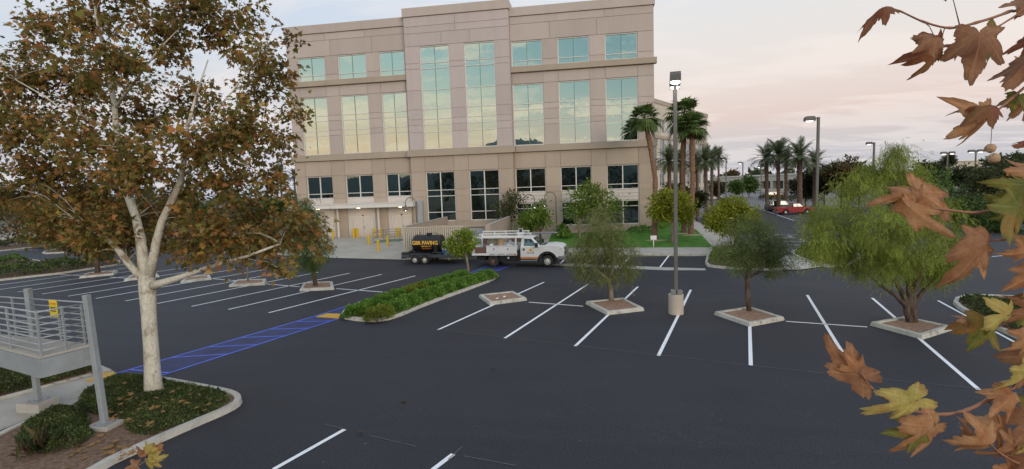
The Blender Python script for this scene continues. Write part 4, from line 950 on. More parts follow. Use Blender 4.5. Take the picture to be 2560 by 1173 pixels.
def bx(t): m=MB(); m.box(-4.2,-3.98,-.7,-.4,1.512,1.62); m.box(-3.0,-2.6,-.66,-.5,1.512,1.57); m.build('box',M['plastic_white'],t,bevel=.01)
onr('small white boxes on the truck toolbox lid','parts_box','box',bx)
def rot(t):
    m=MB(); m.box(-2.4,-1.9,.2,.7,2.16,2.34); m.build('base',M['white_paint'],t,bevel=.03)
    m=MB(); m.tube([(-2.3,.45,2.34),(-2.3,.45,2.6),(-2.0,.45,2.6),(-2.0,.45,2.34)],.02,6); m.build('guard',M['white_paint'],t); m=MB(); m.lathe([(.1,0),(.1,.16),(.05,.2),(0,.2)],(-2.15,.45,2.34),12); m.build('beacon',M['ink'],t)
onr('dark beacon in a white cage above the truck rack','beacon','beacon',rot)
for x,y,ri,du in ((0,-.86,'rim_white',0),(0,.86,'rim_white',0),(-3.93,-.88,'rim_rust',1),(-3.93,.88,'rim_rust',1)):
    wheel(tr,x,y,.42,.27,M[ri],-1 if y<0 else 1,.55,du)
for y in (-.60,.60): wheel(tr,-3.93,y,.42,.22,M['rim_rust'],1 if y<0 else -1,.55,1)
m=MB(); m.box(-2.86,-2.74,-.965,-.951,.60,.72); m.build('tag_plate',M['plastic_white'],tr)
# ---- trailer with sealcoat tank
t1=G(1038,661); t2=G(1062,661); tc=(t1+t2)/2
tl_=thing('tank_trailer','black tank on a dark twin axle trailer with yellow GBR PAVING lettering','trailer',(tc.x-.05,tc.y+.95,0),math.radians(-5))
m=MB(); prof=[]
m.bar((-1.25,-.90,.62),(2.95,-.90,.62),.10,.20); m.bar((-1.25,.90,.62),(2.95,.90,.62),.10,.20)
for x in (-1.2,-.6,.2,1.0,1.8,2.6): m.bar((x,-.85,.6),(x,.85,.6),.08,.1)
m.bar((2.9,-.85,.58),(4.15,-.05,.55),.10,.16); m.bar((2.9,.85,.58),(4.15,.05,.55),.10,.16); m.box(1.2,2.9,-.86,.86,.70,.735); m.build('frame',M['trailer'],tl_)
for s in (-1,1):
    m=MB(); y0,y1=s*.80,s*1.10; P=[(-.78,.52),(-.70,.74),(-.58,.80),(.98,.80),(1.10,.74),(1.18,.52)]; Q=[(-.73,.52),(-.66,.70),(-.56,.755),(.96,.755),(1.06,.70),(1.13,.52)]
    m.prism(P+Q[::-1],min(y0,y1),max(y0,y1)); m.build('fender',M['trailer'],tl_)
    m=MB(); y=s*.92
    m.bar((1.18,y,.92),(2.62,y,.92),.045)
    for x in (1.2,1.75,2.3,2.6): m.bar((x,y,.7),(x,y,.92),.045)
    m.bar((-1.3,y,.9),(-.75,y,.9),.07,.10); m.bar((-1.3,y,.6),(-1.3,y,.9),.1,.12); m.build('side_rail',M['trailer'],tl_)
m=MB(); m.prism([(-1.45,.42),(-1.2,.42),(-1.2,.86),(-1.28,.86)],-.9,.9); m.build('rear_panel',M['trailer'],tl_)
# tank: rounded upper, V bottom, along x
sec=[]
R=.66; zc=1.52
for k in range(0,13): a=math.radians(-20+220*k/12); sec.append((R*math.cos(a),zc+R*math.sin(a)))
sec+= [(-.42,.95),(-.25,.86),(.25,.86),(.42,.95)]
m=MB(); n=len(sec); xsn=[-.62,-.50,1.62,1.70]; sc_=[.86,1,1,.90]
vs=[(x,y*s,zc+(z-zc)*s-(0 if s==1 else .0)) for x,s in zip(xsn,sc_) for y,z in sec]
m.add(vs,[(i*n+k,(i+1)*n+k,(i+1)*n+(k+1)%n,i*n+(k+1)%n) for i in range(3) for k in range(n)]+[tuple(range(n)),tuple(range(4*n-1,3*n-1,-1))])
m.build('tank',M['tank'],tl_,smooth=False)
m=MB(); m.lathe([(.2,0),(.2,.12),(.22,.13),(.22,.17),(0,.18)],(.62,0,2.15),18); m.build('hatch',M['black'],tl_)
m=MB(); m.bar((.80,-.05,2.31),(1.3,-.05,2.30),.04); m.bar((1.3,-.05,2.16),(1.3,-.05,2.3),.04); m.tube([(-.1,-.1,2.1),(-.1,-.1,2.42)],.035,8); m.bar((-.2,-.2,2.14),(-.28,-.3,2.26),.05); m.bar((1.55,0,2.15),(1.5,0,2.26),.04); m.build('fitting',M['brown_metal'],tl_)
m=MB(); m.box(1.25,1.52,-.80,-.66,.86,1.42); m.box(1.75,2.25,-.45,.45,.74,1.35); m.build('pump_box',M['black'],tl_,bevel=.02)
m=MB(); m.bar((-.5,-.68,1.25),(-.2,-.70,1.27),.04); m.build('grab_bar',M['black'],tl_)
TM=lambda x,z,y=-.668,tilt=0:Matrix.Translation((x,y,z))@Matrix.Rotation(math.pi/2+tilt,4,'X')
text_mesh('GBR PAVING',.40,M['gold'],'lettering',tl_,TM(.50,1.60,-.672,-.06),.006,.012,1.0,.92)
text_mesh('909-206-1777',.15,M['gold'],'lettering',tl_,TM(.60,1.335,-.655,.2),.005,.003)
text_mesh('gbrpaving.com',.13,M['orange'],'lettering',tl_,TM(.60,1.18,-.60,.35),.005,.002)
for x in (-.22,.58):
    for s in (-1,1): wheel(tl_,x,s*.95,.345,.23,M['rim_white'],s,.6)
m=MB(); m.cyl((.18,0,.36),(1,0,0),.05,1.2,8); m.cyl((-.22,0,.345),(0,1,0),.05,1.7,8); m.cyl((.58,0,.345),(0,1,0),.05,1.7,8); m.build('axle',M['black'],tl_)
m=MB(); m.tube([(3.4,0,.6),(3.5,0,.2)],.04,8); m.box(4.1,4.35,-.07,.07,.48,.6); m.box(3.35,3.5,-.12,.12,.62,1.1); m.build('hitch',M['black'],tl_)
c0=tl_.location
def ont(name,label,cat,build):
    t=thing(name,label,cat,c0,math.radians(-5)); build(t); return t
def cool(t):
    m=MB(); frus(m,(2.0,2.58,.20),.737,(1.97,2.61,.22),1.08); 
    m.v=[(x,y-.62,z) for x,y,z in m.v]; m.build('body',M['cooler_blue'],t,bevel=.03)
    m=MB(); m.box(1.95,2.63,-.85,-.39,1.084,1.17); m.build('lid',M['plastic_white'],t,bevel=.03)
    m=MB(); m.bar((1.955,-.75,.95),(1.955,-.5,.95),.03); m.bar((2.625,-.75,.95),(2.625,-.5,.95),.03); m.build('handle',M['plastic_white'],t)
ont('cooler_box','blue cooler box with white lid on the trailer','cooler',cool)
def bag(t):
    m=MB(); r=random.Random(5)
    bm=bmesh.new(); bmesh.ops.create_icosphere(bm,subdivisions=3,radius=1)
    for v in bm.verts:
        k=1+.28*math.sin(v.co.x*5+1)*math.cos(v.co.y*6)+.15*math.sin(v.co.z*9+v.co.x*7); v.co=Vector((v.co.x*.42*k+3.05,v.co.y*.28*k-.35,.735+max(-.0,(v.co.z+.45)*.22*k)))
    m.add([v.co for v in bm.verts],[tuple(v.index for v in f.verts) for f in bm.faces]); bm.free(); m.build('bag',M['plastic_white'],t,smooth=True)
ont('plastic_bag','crumpled white plastic bag on the trailer tongue','bag',bag)
# ---- parked cars
def car(name,label,loc,rz,L,Wd,zs,paint,kind,wr=.33,trim='dark_paint',rim='rim_white',hub=.2):
    """kind: 'sedan' | 'suv' | 'pickup' ; front looks along +x"""
    t=thing(name,label,'car' if kind!='pickup' else 'pickup',loc,rz); h=Wd/2
    f1,f2=L*.5,-L*.5; xa,xb=L*.30,-L*.29
    zb,zh,zr=zs
    prof=[(f2,.38),(f2-.02,zb*.72),(f2+.06,zb)]
    if kind=='sedan': prof+=[(f2+.9,zb+.06),(f1-1.2,zb),(f1-.15,zh*.86),(f1,zh*.6),(f1,.34)]
    elif kind=='suv': prof+=[(f1-1.25,zb),(f1-.12,zh*.93),(f1,zh*.7),(f1,.36)]
    else: prof+=[(f1-1.35,zb+.02),(f1-.12,zh*.92),(f1,zh*.7),(f1,.42)]
    prof+=arc(xa,wr,wr+.09,-8,188,8)+arc(xb,wr,wr+.09,-8,188,8)
    m=MB(); m.prism(prof,-h,h); m.build('body',paint,t,bevel=.05)
    if kind=='sedan': g=((f2+.75,f1-1.25,h*.93),(f2+1.45,f1-2.15,h*.76))
    elif kind=='suv': g=((f2+.06,f1-1.25,h*.95),(f2+.35,f1-1.95,h*.80))
    else: g=((-.55,f1-1.4,h*.94),(-.45,f1-2.05,h*.78))
    m=MB(); (a,b,k),(c,d,k2)=g; m.add([(a,-k,zb-.02),(b,-k,zb-.02),(b,k,zb-.02),(a,k,zb-.02),(c,-k2,zr),(d,-k2,zr),(d,k2,zr),(c,k2,zr)],[(0,3,2,1),(4,5,6,7),(0,1,5,4),(1,2,6,5),(2,3,7,6),(3,0,4,7)])
    m.build('cabin',paint,t,bevel=.06,seg=3)
    for s in (-1,1):
        segs=2 if kind!='pickup' else 2
        for j in range(segs):
            u0=.09+.84*j/segs; u1=.09+.84*(j+1)/segs-.06; w=MB(); P=[]
            for u,v_ in ((u0,.14),(u1,.14),(u1,.86),(u0,.86)):
                xx=(a+(b-a)*u)*(1-v_)+(c+(d-c)*u)*v_; yy=k*(1-v_)+k2*v_; P.append((xx,s*(yy+.006),zb-.02+(zr-zb+.02)*v_))
            w.add(P if s<0 else P[::-1],[(0,1,2,3)]); w.build('side_window',M['glass_car'],t)
    for nm,(xb_,xt,sg) in (('windscreen',(b,d,1)),('rear_window',(a,c,-1))):
        w=MB(); P=[(xb_*(1-v_)+xt*v_+sg*.008,yy*(k*(1-v_)+k2*v_)*.88,zb-.02+(zr-zb+.02)*v_) for v_,yy in ((.12,-1),(.12,1),(.88,1),(.88,-1))]; w.add(P if sg>0 else P[::-1],[(0,1,2,3)]); w.build(nm,M['glass_car'],t)
    for s in (-1,1):
        w=MB(); w.box(f1-.16,f1+.015,s*h*.72-.16,s*h*.72+.16,zh*.66,zh*.82); w.build('headlight',M['plastic_white'],t)
        w=MB(); w.box(f2-.03,f2+.08,s*h*.86-.09,s*h*.86+.09,zb*.74,zb*.95); w.build('tail_light',M['red_paint'] if paint!=M['red_paint'] else M['orange'],t)
        for x in (xa,xb): wheel(t,x,s*(h-.10),wr,.21,M[rim],s,.62)
    w=MB(); w.box(f1-.1,f1+.07,-h*.94,h*.94,.36,.52); w.box(f2-.09,f2+.1,-h*.94,h*.94,.38,.56); w.build('bumper',M[trim],t,bevel=.03)
    return t
rp=G(1951,537); ang=math.radians(3)
red=car('pickup_truck','red pickup truck parked in the bays beyond the drive',(rp.x+2.2,rp.y+.85,0),ang,5.3,1.85,(1.12,1.05,1.68),M['red_paint'],'pickup',.36,'steel_grey')
m=MB(); m.box(-2.6,-.6,-.86,.86,.9,.93); m.build('bed_floor',M['ink'],red)
q=G(1935,530); car('parked_car','dark estate car with roof rails half hidden behind the red pickup',(q.x+1.6,q.y+1.2,0),ang,4.9,1.85,(1.05,1.0,1.85),M['dark_paint'],'suv',.35)
q=G(1783,500); wc=car('parked_car','white saloon car parked by the far palm trees',(q.x,q.y+.9,0),math.radians(2),5.6,1.95,(.98,.92,1.5),M['white_paint'],'sedan',.36,'white_paint','ink')
q=G(1942,498); car('parked_car','amber yellow boxy off road car behind the palm trunks',(q.x,q.y+.9,0),math.radians(2),5.2,2.0,(1.15,1.1,1.95),M['amber_paint'],'suv',.40)
# ------------------------------------------------------------------ foliage generators
rng=np.random.default_rng(11)
def unit(a): return a/np.maximum(1e-9,np.linalg.norm(a,axis=1,keepdims=True))
def leaves(name,P,D,size,tmpl,faces,mat,parent,flat=.0,jit=.25,off=(0,0,0)):
    """P positions, D leaf axis directions; one template leaf per point (random roll, flat>0 biases leaf normals upward)"""
    n=len(P); D=unit(D); r=unit(rng.normal(size=(n,3))+np.array([0,0,flat])); Nn=unit(r-D*np.sum(r*D,1,keepdims=True)); U=np.cross(D,Nn)
    s=size*np.exp(rng.normal(0,jit,n))
    T=np.array(tmpl); V=P[:,None,:]+s[:,None,None]*(T[None,:,0:1]*U[:,None,:]+T[None,:,1:2]*D[:,None,:]+T[None,:,2:3]*Nn[:,None,:])
    V=V.reshape(-1,3)-np.array(off); F=np.array(faces); Fs=(F[None,:,:]+(np.arange(n)*len(T))[:,None,None]).reshape(-1,F.shape[1])
    return npmesh(name,V,Fs,mat,parent)
T_LEAF=[(0,0,0),(.26,.45,.06),(0,1,-.08),(-.26,.45,.06)]; F_LEAF=[(0,1,2,3)]
T_NARROW=[(0,0,0),(.10,.4,.02),(0,1,-.05),(-.10,.4,.02)]
# palmate leaf: fan around the petiole point
_ml=[(0,0),(.18,-.04),(.54,.02),(.26,.22),(.66,.56),(.24,.46),(.20,.70),(0,1.08),(-.20,.66),(-.26,.46),(-.62,.60),(-.28,.20),(-.52,.05),(-.18,-.06)]
T_MAPLE=[(x,y,.10*abs(x)-.12*y*y) for x,y in _ml]+[(0,.36,.05)]
F_MAPLE=[(14,i,i+1) for i in range(0,13)]+[(14,13,0)]
T_SPRAY=[]; F_SPRAY=[]
def _spray(k,droop,w=.055,l=.32):     # a drooping frond of leaflets
    T=[];F=[]
    for i in range(k):
        t=(i+.5)/k; y=t; z=-droop*t*t; s=1 if i%2 else -1; b=len(T); ll=l*(1-.5*t)
        T+= [(0,y,z),(s*ll*.5,y+ll*.30+w,z-.04),(s*ll,y+ll*.55,z-.12),(s*ll*.5,y+ll*.30-w,z-.04)]; F.append((b,b+1,b+2,b+3))
    return T,F
T_SPRAY,F_SPRAY=_spray(8,.30,.062,.24)
def blob_pts(blobs,ncl,per,clr,shell=.55,seed=3,zs=.75):
    """clumps of leaf positions inside ellipsoids; returns positions, outward directions, clump centres"""
    r=np.random.default_rng(seed); w=np.array([b[3]*b[4]*b[5] for b in blobs])**(2/3); w/=w.sum()
    idx=r.choice(len(blobs),ncl,p=w); B=np.array(blobs)[idx]
    d=unit(r.normal(size=(ncl,3))); rad=(shell+(1-shell)*r.random(ncl))**1.0
    cc=B[:,:3]+d*rad[:,None]*B[:,3:6]
    k=np.repeat(np.arange(ncl),per); sz=clr*np.exp(r.normal(0,.25,ncl))
    off=r.normal(size=(len(k),3))*sz[k][:,None]*np.array([1,1,zs])
    return cc[k]+off, unit(off+d[k]*clr*.6), cc, k
def limbs(mb,trunk_pts,ends,r0,seed=1,n=6,sag=.12,k=2):
    r=random.Random(seed)
    for e in ends:
        e=Vector(e); cand=[p for p in trunk_pts if p.z<e.z+.3] or trunk_pts
        s=min(cand,key=lambda p:(p-e).length+.8*abs(p.z-(e.z-.45*(e-p).length)))
        L=(e-s).length; P=[];R=[]
        for i in range(k*3+1):
            t=i/(k*3); q=s.lerp(e,t)+Vector((r.uniform(-1,1),r.uniform(-1,1),r.uniform(-1,1)))*.025*L*(0<i<k*3)+Vector((0,0,1))*math.sin(t*math.pi)*sag*L
            P.append(q);R.append(max(.006,r0*(1-.85*t)))
        mb.tube(P,R,n)
def tree(name,label,cat,group,base,stems,blobs,ncl,per,clr,size,leaf,mat,barkm,flat=0,droop=0,shell=.5,seed=3,nlimb=14,lr=.04,jit=.3,zs=.75,dirmix=1.0,smooth=True):
    """stems: list of [(Vector,radius),...] in world metres; blobs: (x,y,z,rx,ry,rz) world"""
    t=thing(name,label,cat,base,0,group); mb=MB(); tp=[]
    for s in stems:
        mb.tube([p for p,_ in s],[r for _,r in s],10); tp+=[p for p,_ in s[len(s)//3:]]
    P,D,cc,kk=blob_pts(blobs,ncl,per,clr,shell,seed,zs)
    r=random.Random(seed)
    if nlimb and tp: limbs(mb,tp,[cc[i] for i in r.sample(range(len(cc)),min(nlimb,len(cc)))],lr,seed)
    mb.build('trunk',M[barkm],t,world=True,smooth=smooth)
    T,F={'leaf':(T_LEAF,F_LEAF),'narrow':(T_NARROW,F_LEAF),'maple':(T_MAPLE,F_MAPLE),'spray':(T_SPRAY,F_SPRAY)}[leaf]
    D=D*dirmix+np.array([0,0,-droop])+rng.normal(size=D.shape)*.35
    leaves('crown',P,D,size,T,F,M[mat],t,flat,jit,base)
    return t
def pxtree(name,label,cat,group,bpx,stems,blobs,D=None,zoff=0,bz=None,**k):
    """sizes surveyed in photo pixels at the tree's own distance, turned into metres round its own axis"""
    if D is None: base=G(*bpx,zoff)
    else:
        q=dep(bpx[0],bpx[1],D); base=Vector((q.x,q.y,bz if bz is not None else H(q.x,q.y)))
    Dp=depth(base); s=Dp/FPX
    st=[]
    for S in stems:
        st.append([((dep(x,y,Dp+(dd[0] if dd else 0))),max(.012,rp*s)) for x,y,rp,*dd in S])
    if D is None or bz is None:
        for S in st[:1]: S[0]=(Vector((base.x,base.y,base.z-.05)),S[0][1])
    bl=[]
    for b in blobs:
        x,y,rx,ry=b[:4]; dd=b[4] if len(b)>4 else 0; c=dep(x,y,Dp+dd); rd=b[5] if len(b)>5 else (rx+ry)/2*s
        bl.append((c.x,c.y,c.z,rx*s,rd,ry*s))
    return tree(name,label,cat,group,base,st,bl,**k)
# ------------------------------------------------------------------ the large sycamore on the left
sb=[(60,180,105,80,.5),(30,330,110,80,-.6),(110,430,120,65,.2),(40,490,95,50,1.0),(150,90,85,55,-.8),(230,55,105,65,.6),(200,225,120,95,1.4),(300,150,95,85,-1.2),(380,50,95,55,.3),(485,30,85,45,-.5),
 (425,120,75,60,.9),(560,90,85,65,.2),(620,35,65,45,1.0),(660,125,70,65,-.4),(640,225,95,75,.6),(705,185,40,45,.2),(745,285,36,28,0),(600,330,105,85,-1.0),(695,345,50,60,.8),(480,250,85,65,1.6),(480,365,95,75,-1.3),
 (350,300,95,85,1.2),(330,420,105,75,-1.5),(200,350,105,75,-.9),(200,480,115,75,1.2),(330,520,85,65,1.6),(120,540,75,40,-.5),(450,480,95,75,1.4),(570,450,105,75,-.6),(680,445,55,60,.4),(545,565,105,65,-1.0),(650,560,90,75,.6),
 (735,540,60,60,-.3),(775,600,45,55,0),(690,650,50,45,-.4),(565,645,85,38,-.8),(470,640,50,40,.2),(235,590,85,40,-.6),(280,630,35,30,0),(100,300,80,60,1.0),(740,110,22,35,.2),(80,60,45,35,.2),(-60,260,90,120,.3),(-80,420,90,90,.3),(250,-40,180,50,0),(520,-40,150,45,0),(295,600,55,42,.7),(250,555,70,45,-.5),(420,600,50,40,.9),(170,560,70,38,.3),(310,560,60,45,1.0),(430,545,60,50,1.1),(90,590,50,28,.2),(600,600,90,60,-.4),(700,600,70,60,-.2),(500,600,70,55,.5)]
sst=[[(386,990,22),(381,930,18),(377,860,16.5),(372,790,16.5),(369,730,18.5),(366,690,18.5)],
 [(366,700,17),(358,650,13),(352,600,11.5),(340,545,9.5,.15),(318,480,10,.3),(300,420,9,.4),(292,340,8,.4),(286,260,6,.3),(262,140,4,.2),(240,40,3,0),(232,-40,2,0)],
 [(372,690,13.5),(385,640,10.5,-.1),(392,600,9.5,-.2),(405,552,8,-.3),(430,500,7.5,-.4),(452,452,6.5,-.5),(462,390,6,-.6),(468,320,4,-.7),(490,240,2.6,-.6),(520,150,1.4,-.5)],
 [(362,700,10),(340,680,8,-.2),(318,655,8,-.3),(300,630,7,-.4),(270,600,5,-.5),(220,570,4,-.6)],
 [(380,715,12),(410,706,9,-.2),(440,697,8,-.3),(475,685,6,-.5),(530,665,5,-.6),(620,640,3.5,-.8),(700,610,2.5,-.9)],
 [(300,420,5,.4),(250,360,3.6,.2),(190,300,2.6,0),(110,240,1.7,-.2),(40,200,1,-.3)],[(296,350,5,.4),(250,310,4,.6),(200,285,3,.8)],
 [(455,440,4.5,-.5),(500,410,3.6,-.4),(560,380,2.8,-.2),(640,320,1.8,0),(730,290,1,.1)],[(318,480,6,.3),(280,440,5,.5),(230,400,4,.7),(150,400,3,.9),(60,430,2.5,1)],
 [(465,350,3,-.7),(520,300,2.4,-.7),(580,230,1.8,-.6),(640,150,1.3,-.5),(690,60,.8,-.4)],[(288,270,4,.3),(340,200,2.6,.1),(400,120,1.8,-.1),(470,50,1,-.2)]]
syc=pxtree('sycamore_tree','large sycamore with white mottled trunk and browning leaves on the left bed','tree','sycamore trees',(385,990),sst,sb,zoff=.12,ncl=1400,per=24,clr=.17,size=.104,leaf='maple',mat='lf_syc',barkm='bark_syc',flat=.9,droop=.35,shell=.1,seed=5,nlimb=130,lr=.006,jit=.34)
# ------------------------------------------------------------------ car park trees
pt='small trees growing in the diamond planters'
pxtree('pepper_tree','willowy olive green tree with forked trunk in front of the lawn','tree',pt,(1530,757),[[(1530,757,6.5),(1527,730,6),(1522,700,6)],[(1522,702,5),(1510,690,4),(1497,680,3),(1480,655,2,.3)],[(1522,702,4.5),(1530,680,3.5,-.2),(1535,655,3,-.3),(1530,610,2.5,-.3)],[(1522,700,3.5),(1518,660,3,.3),(1505,600,2,.3)]],
 [(1505,570,60,42),(1460,625,42,42,.3),(1545,625,52,50,-.3),(1500,640,60,45,.4),(1510,690,75,22,-.2),(1450,665,28,35,.2),(1580,670,26,40,.1),(1515,545,40,25)],
 ncl=430,per=20,clr=.115,size=.17,zs=1.25,leaf='spray',mat='lf_pepo',barkm='bark_pale',droop=1.0,shell=.35,seed=8,nlimb=40,lr=.02)
pxtree('pepper_tree','dark green rounded tree on a single brown trunk right of the light pole','tree',pt,(1874,783),[[(1874,783,6.5),(1869,740,6),(1868,700,6),(1874,670,5.5),(1880,640,5)],[(1874,665,4),(1850,640,3,.2),(1830,620,2,.3)],[(1876,660,4),(1905,635,3,-.2),(1930,620,2,-.3)]],
 [(1885,585,78,38),(1835,625,46,42,.3),(1935,625,48,42,-.3),(1885,640,80,38,.4),(1850,665,40,24,-.2),(1930,668,42,26,.2),(1965,650,22,40,.1),(1800,640,16,30),(1880,560,50,22)],
 ncl=470,per=20,clr=.11,size=.145,zs=.95,leaf='spray',mat='lf_pepd',barkm='bark_dark',droop=.5,shell=.35,seed=9,nlimb=40,lr=.02)
pxtree('pepper_tree','large bright green feathery tree on several dark trunks at right','tree',pt,(2278,812),[[(2272,812,8.5),(2268,780,8),(2262,745,6.5),(2240,705,5,.2),(2205,660,4,.3)],[(2286,812,8),(2285,770,7.5),(2283,730,6),(2300,690,5,-.2),(2325,640,4,-.3)],[(2278,790,8),(2274,740,7),(2270,690,5,.3),(2255,620,4,.3),(2250,520,3,.2)],[(2268,770,6),(2235,735,4.5,-.2),(2200,712,4,-.4)],[(2284,760,6),(2310,725,4.5,.3),(2345,690,4,.4)]],
 [(2240,440,75,55,.2),(2235,400,40,32),(2150,480,70,55,.3),(2072,550,68,62,.2),(2052,605,56,52,-.2),(2110,640,65,40,.4),(2190,580,85,75,-.8),(2290,520,80,70,.6),(2270,610,95,75,-.6),(2360,590,55,80,.4),(2200,665,80,45,-.3),(2300,675,80,48,.5),(2370,670,45,40,0),(2170,430,30,22,.2),(2250,380,20,16)],
 ncl=1300,per=24,clr=.105,size=.15,zs=1.7,leaf='spray',mat='lf_pep',barkm='bark_dark',droop=1.7,shell=.35,seed=10,nlimb=60,lr=.025)
pxtree('pepper_tree','small green tree leaning over its planter right of the sycamore leaves','tree',pt,(790,719),[[(790,719,5.5),(785,690,5),(780,665,4)],[(780,668,3.5),(768,650,2.5),(755,630,2)],[(783,680,3),(795,655,2.5),(800,620,2)]],
 [(770,560,42,50),(750,610,45,40,.3),(790,620,35,45,-.3),(775,650,40,25),(760,520,25,30)],ncl=330,per=16,clr=.17,size=.22,leaf='spray',mat='lf_mid',barkm='bark_dark',droop=1.2,shell=.3,seed=12,nlimb=26,lr=.03)
pxtree('pepper_tree','brownish tree with dark forked trunk in the far left stalls','tree',pt,(244,685),[[(244,685,6),(243,655,5),(238,635,4)],[(238,640,4),(225,620,3),(210,600,2)],[(242,650,4),(252,625,3),(265,600,2)]],
 [(235,560,75,55),(190,590,50,38),(285,580,50,45),(240,610,70,22)],ncl=360,per=14,clr=.26,size=.34,leaf='leaf',mat='lf_brown',barkm='bark_dark',droop=.5,shell=.3,seed=13,nlimb=22,lr=.05)
pxtree('sapling','thin bare stemmed sapling among the left stalls under the sycamore branch','tree',pt,(620,707),[[(620,707,2.2),(618,670,2),(616,630,1.5)]],[(616,620,24,28)],ncl=60,per=14,clr=.14,size=.16,leaf='leaf',mat='lf_mid',barkm='bark_pale',droop=.3,seed=14,nlimb=6,lr=.02)
pxtree('young_tree','young bright green lollipop tree on the long hedge island','tree',None,(1173,692),[[(1174,692,3.4),(1169,660,3),(1164,635,2.8),(1160,610,2)]],[(1150,606,32,30),(1130,615,14,20,.2),(1172,605,18,26,-.2),(1165,582,14,14),(1150,625,28,16,.2)],
 ncl=190,per=16,clr=.12,size=.145,leaf='leaf',mat='lf_bright',barkm='bark_pale',droop=.2,shell=.45,seed=15,nlimb=14,lr=.02)
# trees against the office block
fg='trees along the office block front'
pxtree('olive_tree','thin dark olive tree beside the refuse enclosure','tree',fg,(1277,592),[[(1277,592,3.2),(1275,560,3),(1272,530,2.5)],[(1276,570,2.5),(1263,540,2),(1255,520,1.5)]],[(1272,510,32,32),(1250,525,22,26),(1290,500,24,26),(1272,535,34,18)],ncl=120,per=13,clr=.22,size=.2,leaf='leaf',mat='lf_olive',barkm='bark_dark',shell=.3,seed=16,nlimb=16,lr=.035)
pxtree('shade_tree','small green tree over the truck cab near the entrance','tree',fg,(1352,602),[[(1353,602,3),(1350,575,2.6),(1345,560,2)],[(1351,580,2),(1362,560,1.6)]],[(1335,548,38,26),(1318,560,20,20),(1360,545,16,22),(1355,520,14,14)],ncl=150,per=16,clr=.22,size=.24,leaf='leaf',mat='lf_camphor',barkm='bark_dark',shell=.35,seed=17,nlimb=14,lr=.03)
pxtree('shade_tree','broad bright green tree in front of the ground floor windows','tree',fg,(1450,600),[[(1450,600,4),(1448,570,3.6),(1450,545,3)],[(1449,560,3),(1470,535,2.2),(1490,520,2)],[(1449,560,3),(1435,535,2)]],[(1475,490,38,32),(1450,505,34,36,.4),(1510,505,34,30,-.4),(1535,520,22,24),(1440,530,24,26),(1490,530,50,24),(1480,470,22,14)],ncl=300,per=14,clr=.24,size=.21,leaf='leaf',mat='lf_camphor',barkm='bark_pale',shell=.45,seed=18,nlimb=26,lr=.04)
pxtree('shade_tree','yellow green shade tree on the lawn behind the light pole','tree',fg,(1681,612),[[(1681,612,4.2),(1681,575,3.8),(1680,548,3)],[(1680,555,3),(1662,535,2.2),(1650,525,2)],[(1681,555,3),(1700,535,2.2)]],[(1660,508,30,30),(1700,515,34,30,.3),(1680,500,34,26,-.4),(1645,530,22,18),(1715,540,20,22),(1680,535,45,16)],ncl=420,per=16,clr=.2,size=.20,leaf='leaf',mat='lf_yel',barkm='bark_pale',shell=.5,seed=19,nlimb=26,lr=.04)
pxtree('shade_tree','bright yellow green tree behind the dark green tree','tree',fg,(1840,628),[[(1840,628,4.5),(1838,590,4),(1835,560,3)]],[(1800,545,34,30),(1845,525,36,26,.3),(1870,545,30,28,-.3),(1830,560,60,26),(1815,520,24,16),(1835,505,20,12),(1780,555,14,18)],ncl=520,per=16,clr=.19,size=.18,leaf='leaf',mat='lf_yel',barkm='bark_pale',shell=.5,seed=20,nlimb=26,lr=.04)
# ------------------------------------------------------------------ palms
def fan_crown(t,c,R,n,seed,mat='lf_palm',dead=10):
    r=np.random.default_rng(seed); V=[];F=[]
    def fan(o,d,s,sp):
        d=d/np.linalg.norm(d); up=np.array([0,0,1.]); u=np.cross(d,up); u/=np.linalg.norm(u)+1e-9; nn=np.cross(u,d)
        k=15; 
        for i in range(k):
            a=(-1+2*i/(k-1))*1.9; L=s*(1-.25*abs(a)/1.9)*(.9+.2*r.random()); w=.085*s
            dd=d*math.cos(a)+u*math.sin(a); side=-d*math.sin(a)+u*math.cos(a); dr=-up*(.18*s)+nn*.10*s*abs(math.sin(a))
            tip=o+dd*L+dr*1.5*sp; mid=o+dd*L*.55+dr*.2; b=len(V)
            V.extend([o,mid+side*w,tip,mid-side*w]); F.append((b,b+1,b+2,b+3))
    for i in range(n):
        az=2*math.pi*(i*.381966)+r.normal(0,.2); el=math.radians(75-120*((i+.5)/n)+r.normal(0,8)); d=np.array([math.cos(az)*math.cos(el),math.sin(az)*math.cos(el),math.sin(el)])
        o=np.array(c)+d*R*.50; 
        s=.5*R*np.exp(r.normal(0,.1)); fan(o,d+np.array([0,0,-.15]),s,1.2+(1-math.sin(el))*.8)
        side=np.cross(d,[0,0,1.]); side/=np.linalg.norm(side)+1e-9; b=len(V); w=.03
        V.extend([np.array(c)+side*w,np.array(c)-side*w,o-side*w*.6,o+side*w*.6]); F.append((b,b+1,b+2,b+3))
    off=np.array(t.location); npmesh('crown',np.array(V)-off,np.array(F),M[mat],t)
    V=[];F=[]
    for i in range(dead):
        az=2*math.pi*i/dead+r.normal(0,.2); d=np.array([math.cos(az)*.35,math.sin(az)*.35,-1.]); fan(np.array(c)+d*R*.2,d,.42*R,.6)
    if dead: npmesh('dead_fronds',np.array(V)-off,np.array(F),M['lf_dead'],t)
def trunk_tube(P,R,rough=.12,n=12,seed=1):
    r=random.Random(seed); mb=MB(); PP=[];RR=[]
    for (p,a),(q,b) in zip(zip(P,R),zip(P[1:],R[1:])):
        k=max(2,int((q-p).length/.22))
        for i in range(k): t=i/k; PP.append(p.lerp(q,t)); RR.append((a+(b-a)*t)*(1+rough*r.uniform(-1,1)))
    PP.append(P[-1]);RR.append(R[-1]); mb.tube(PP,RR,n); return mb
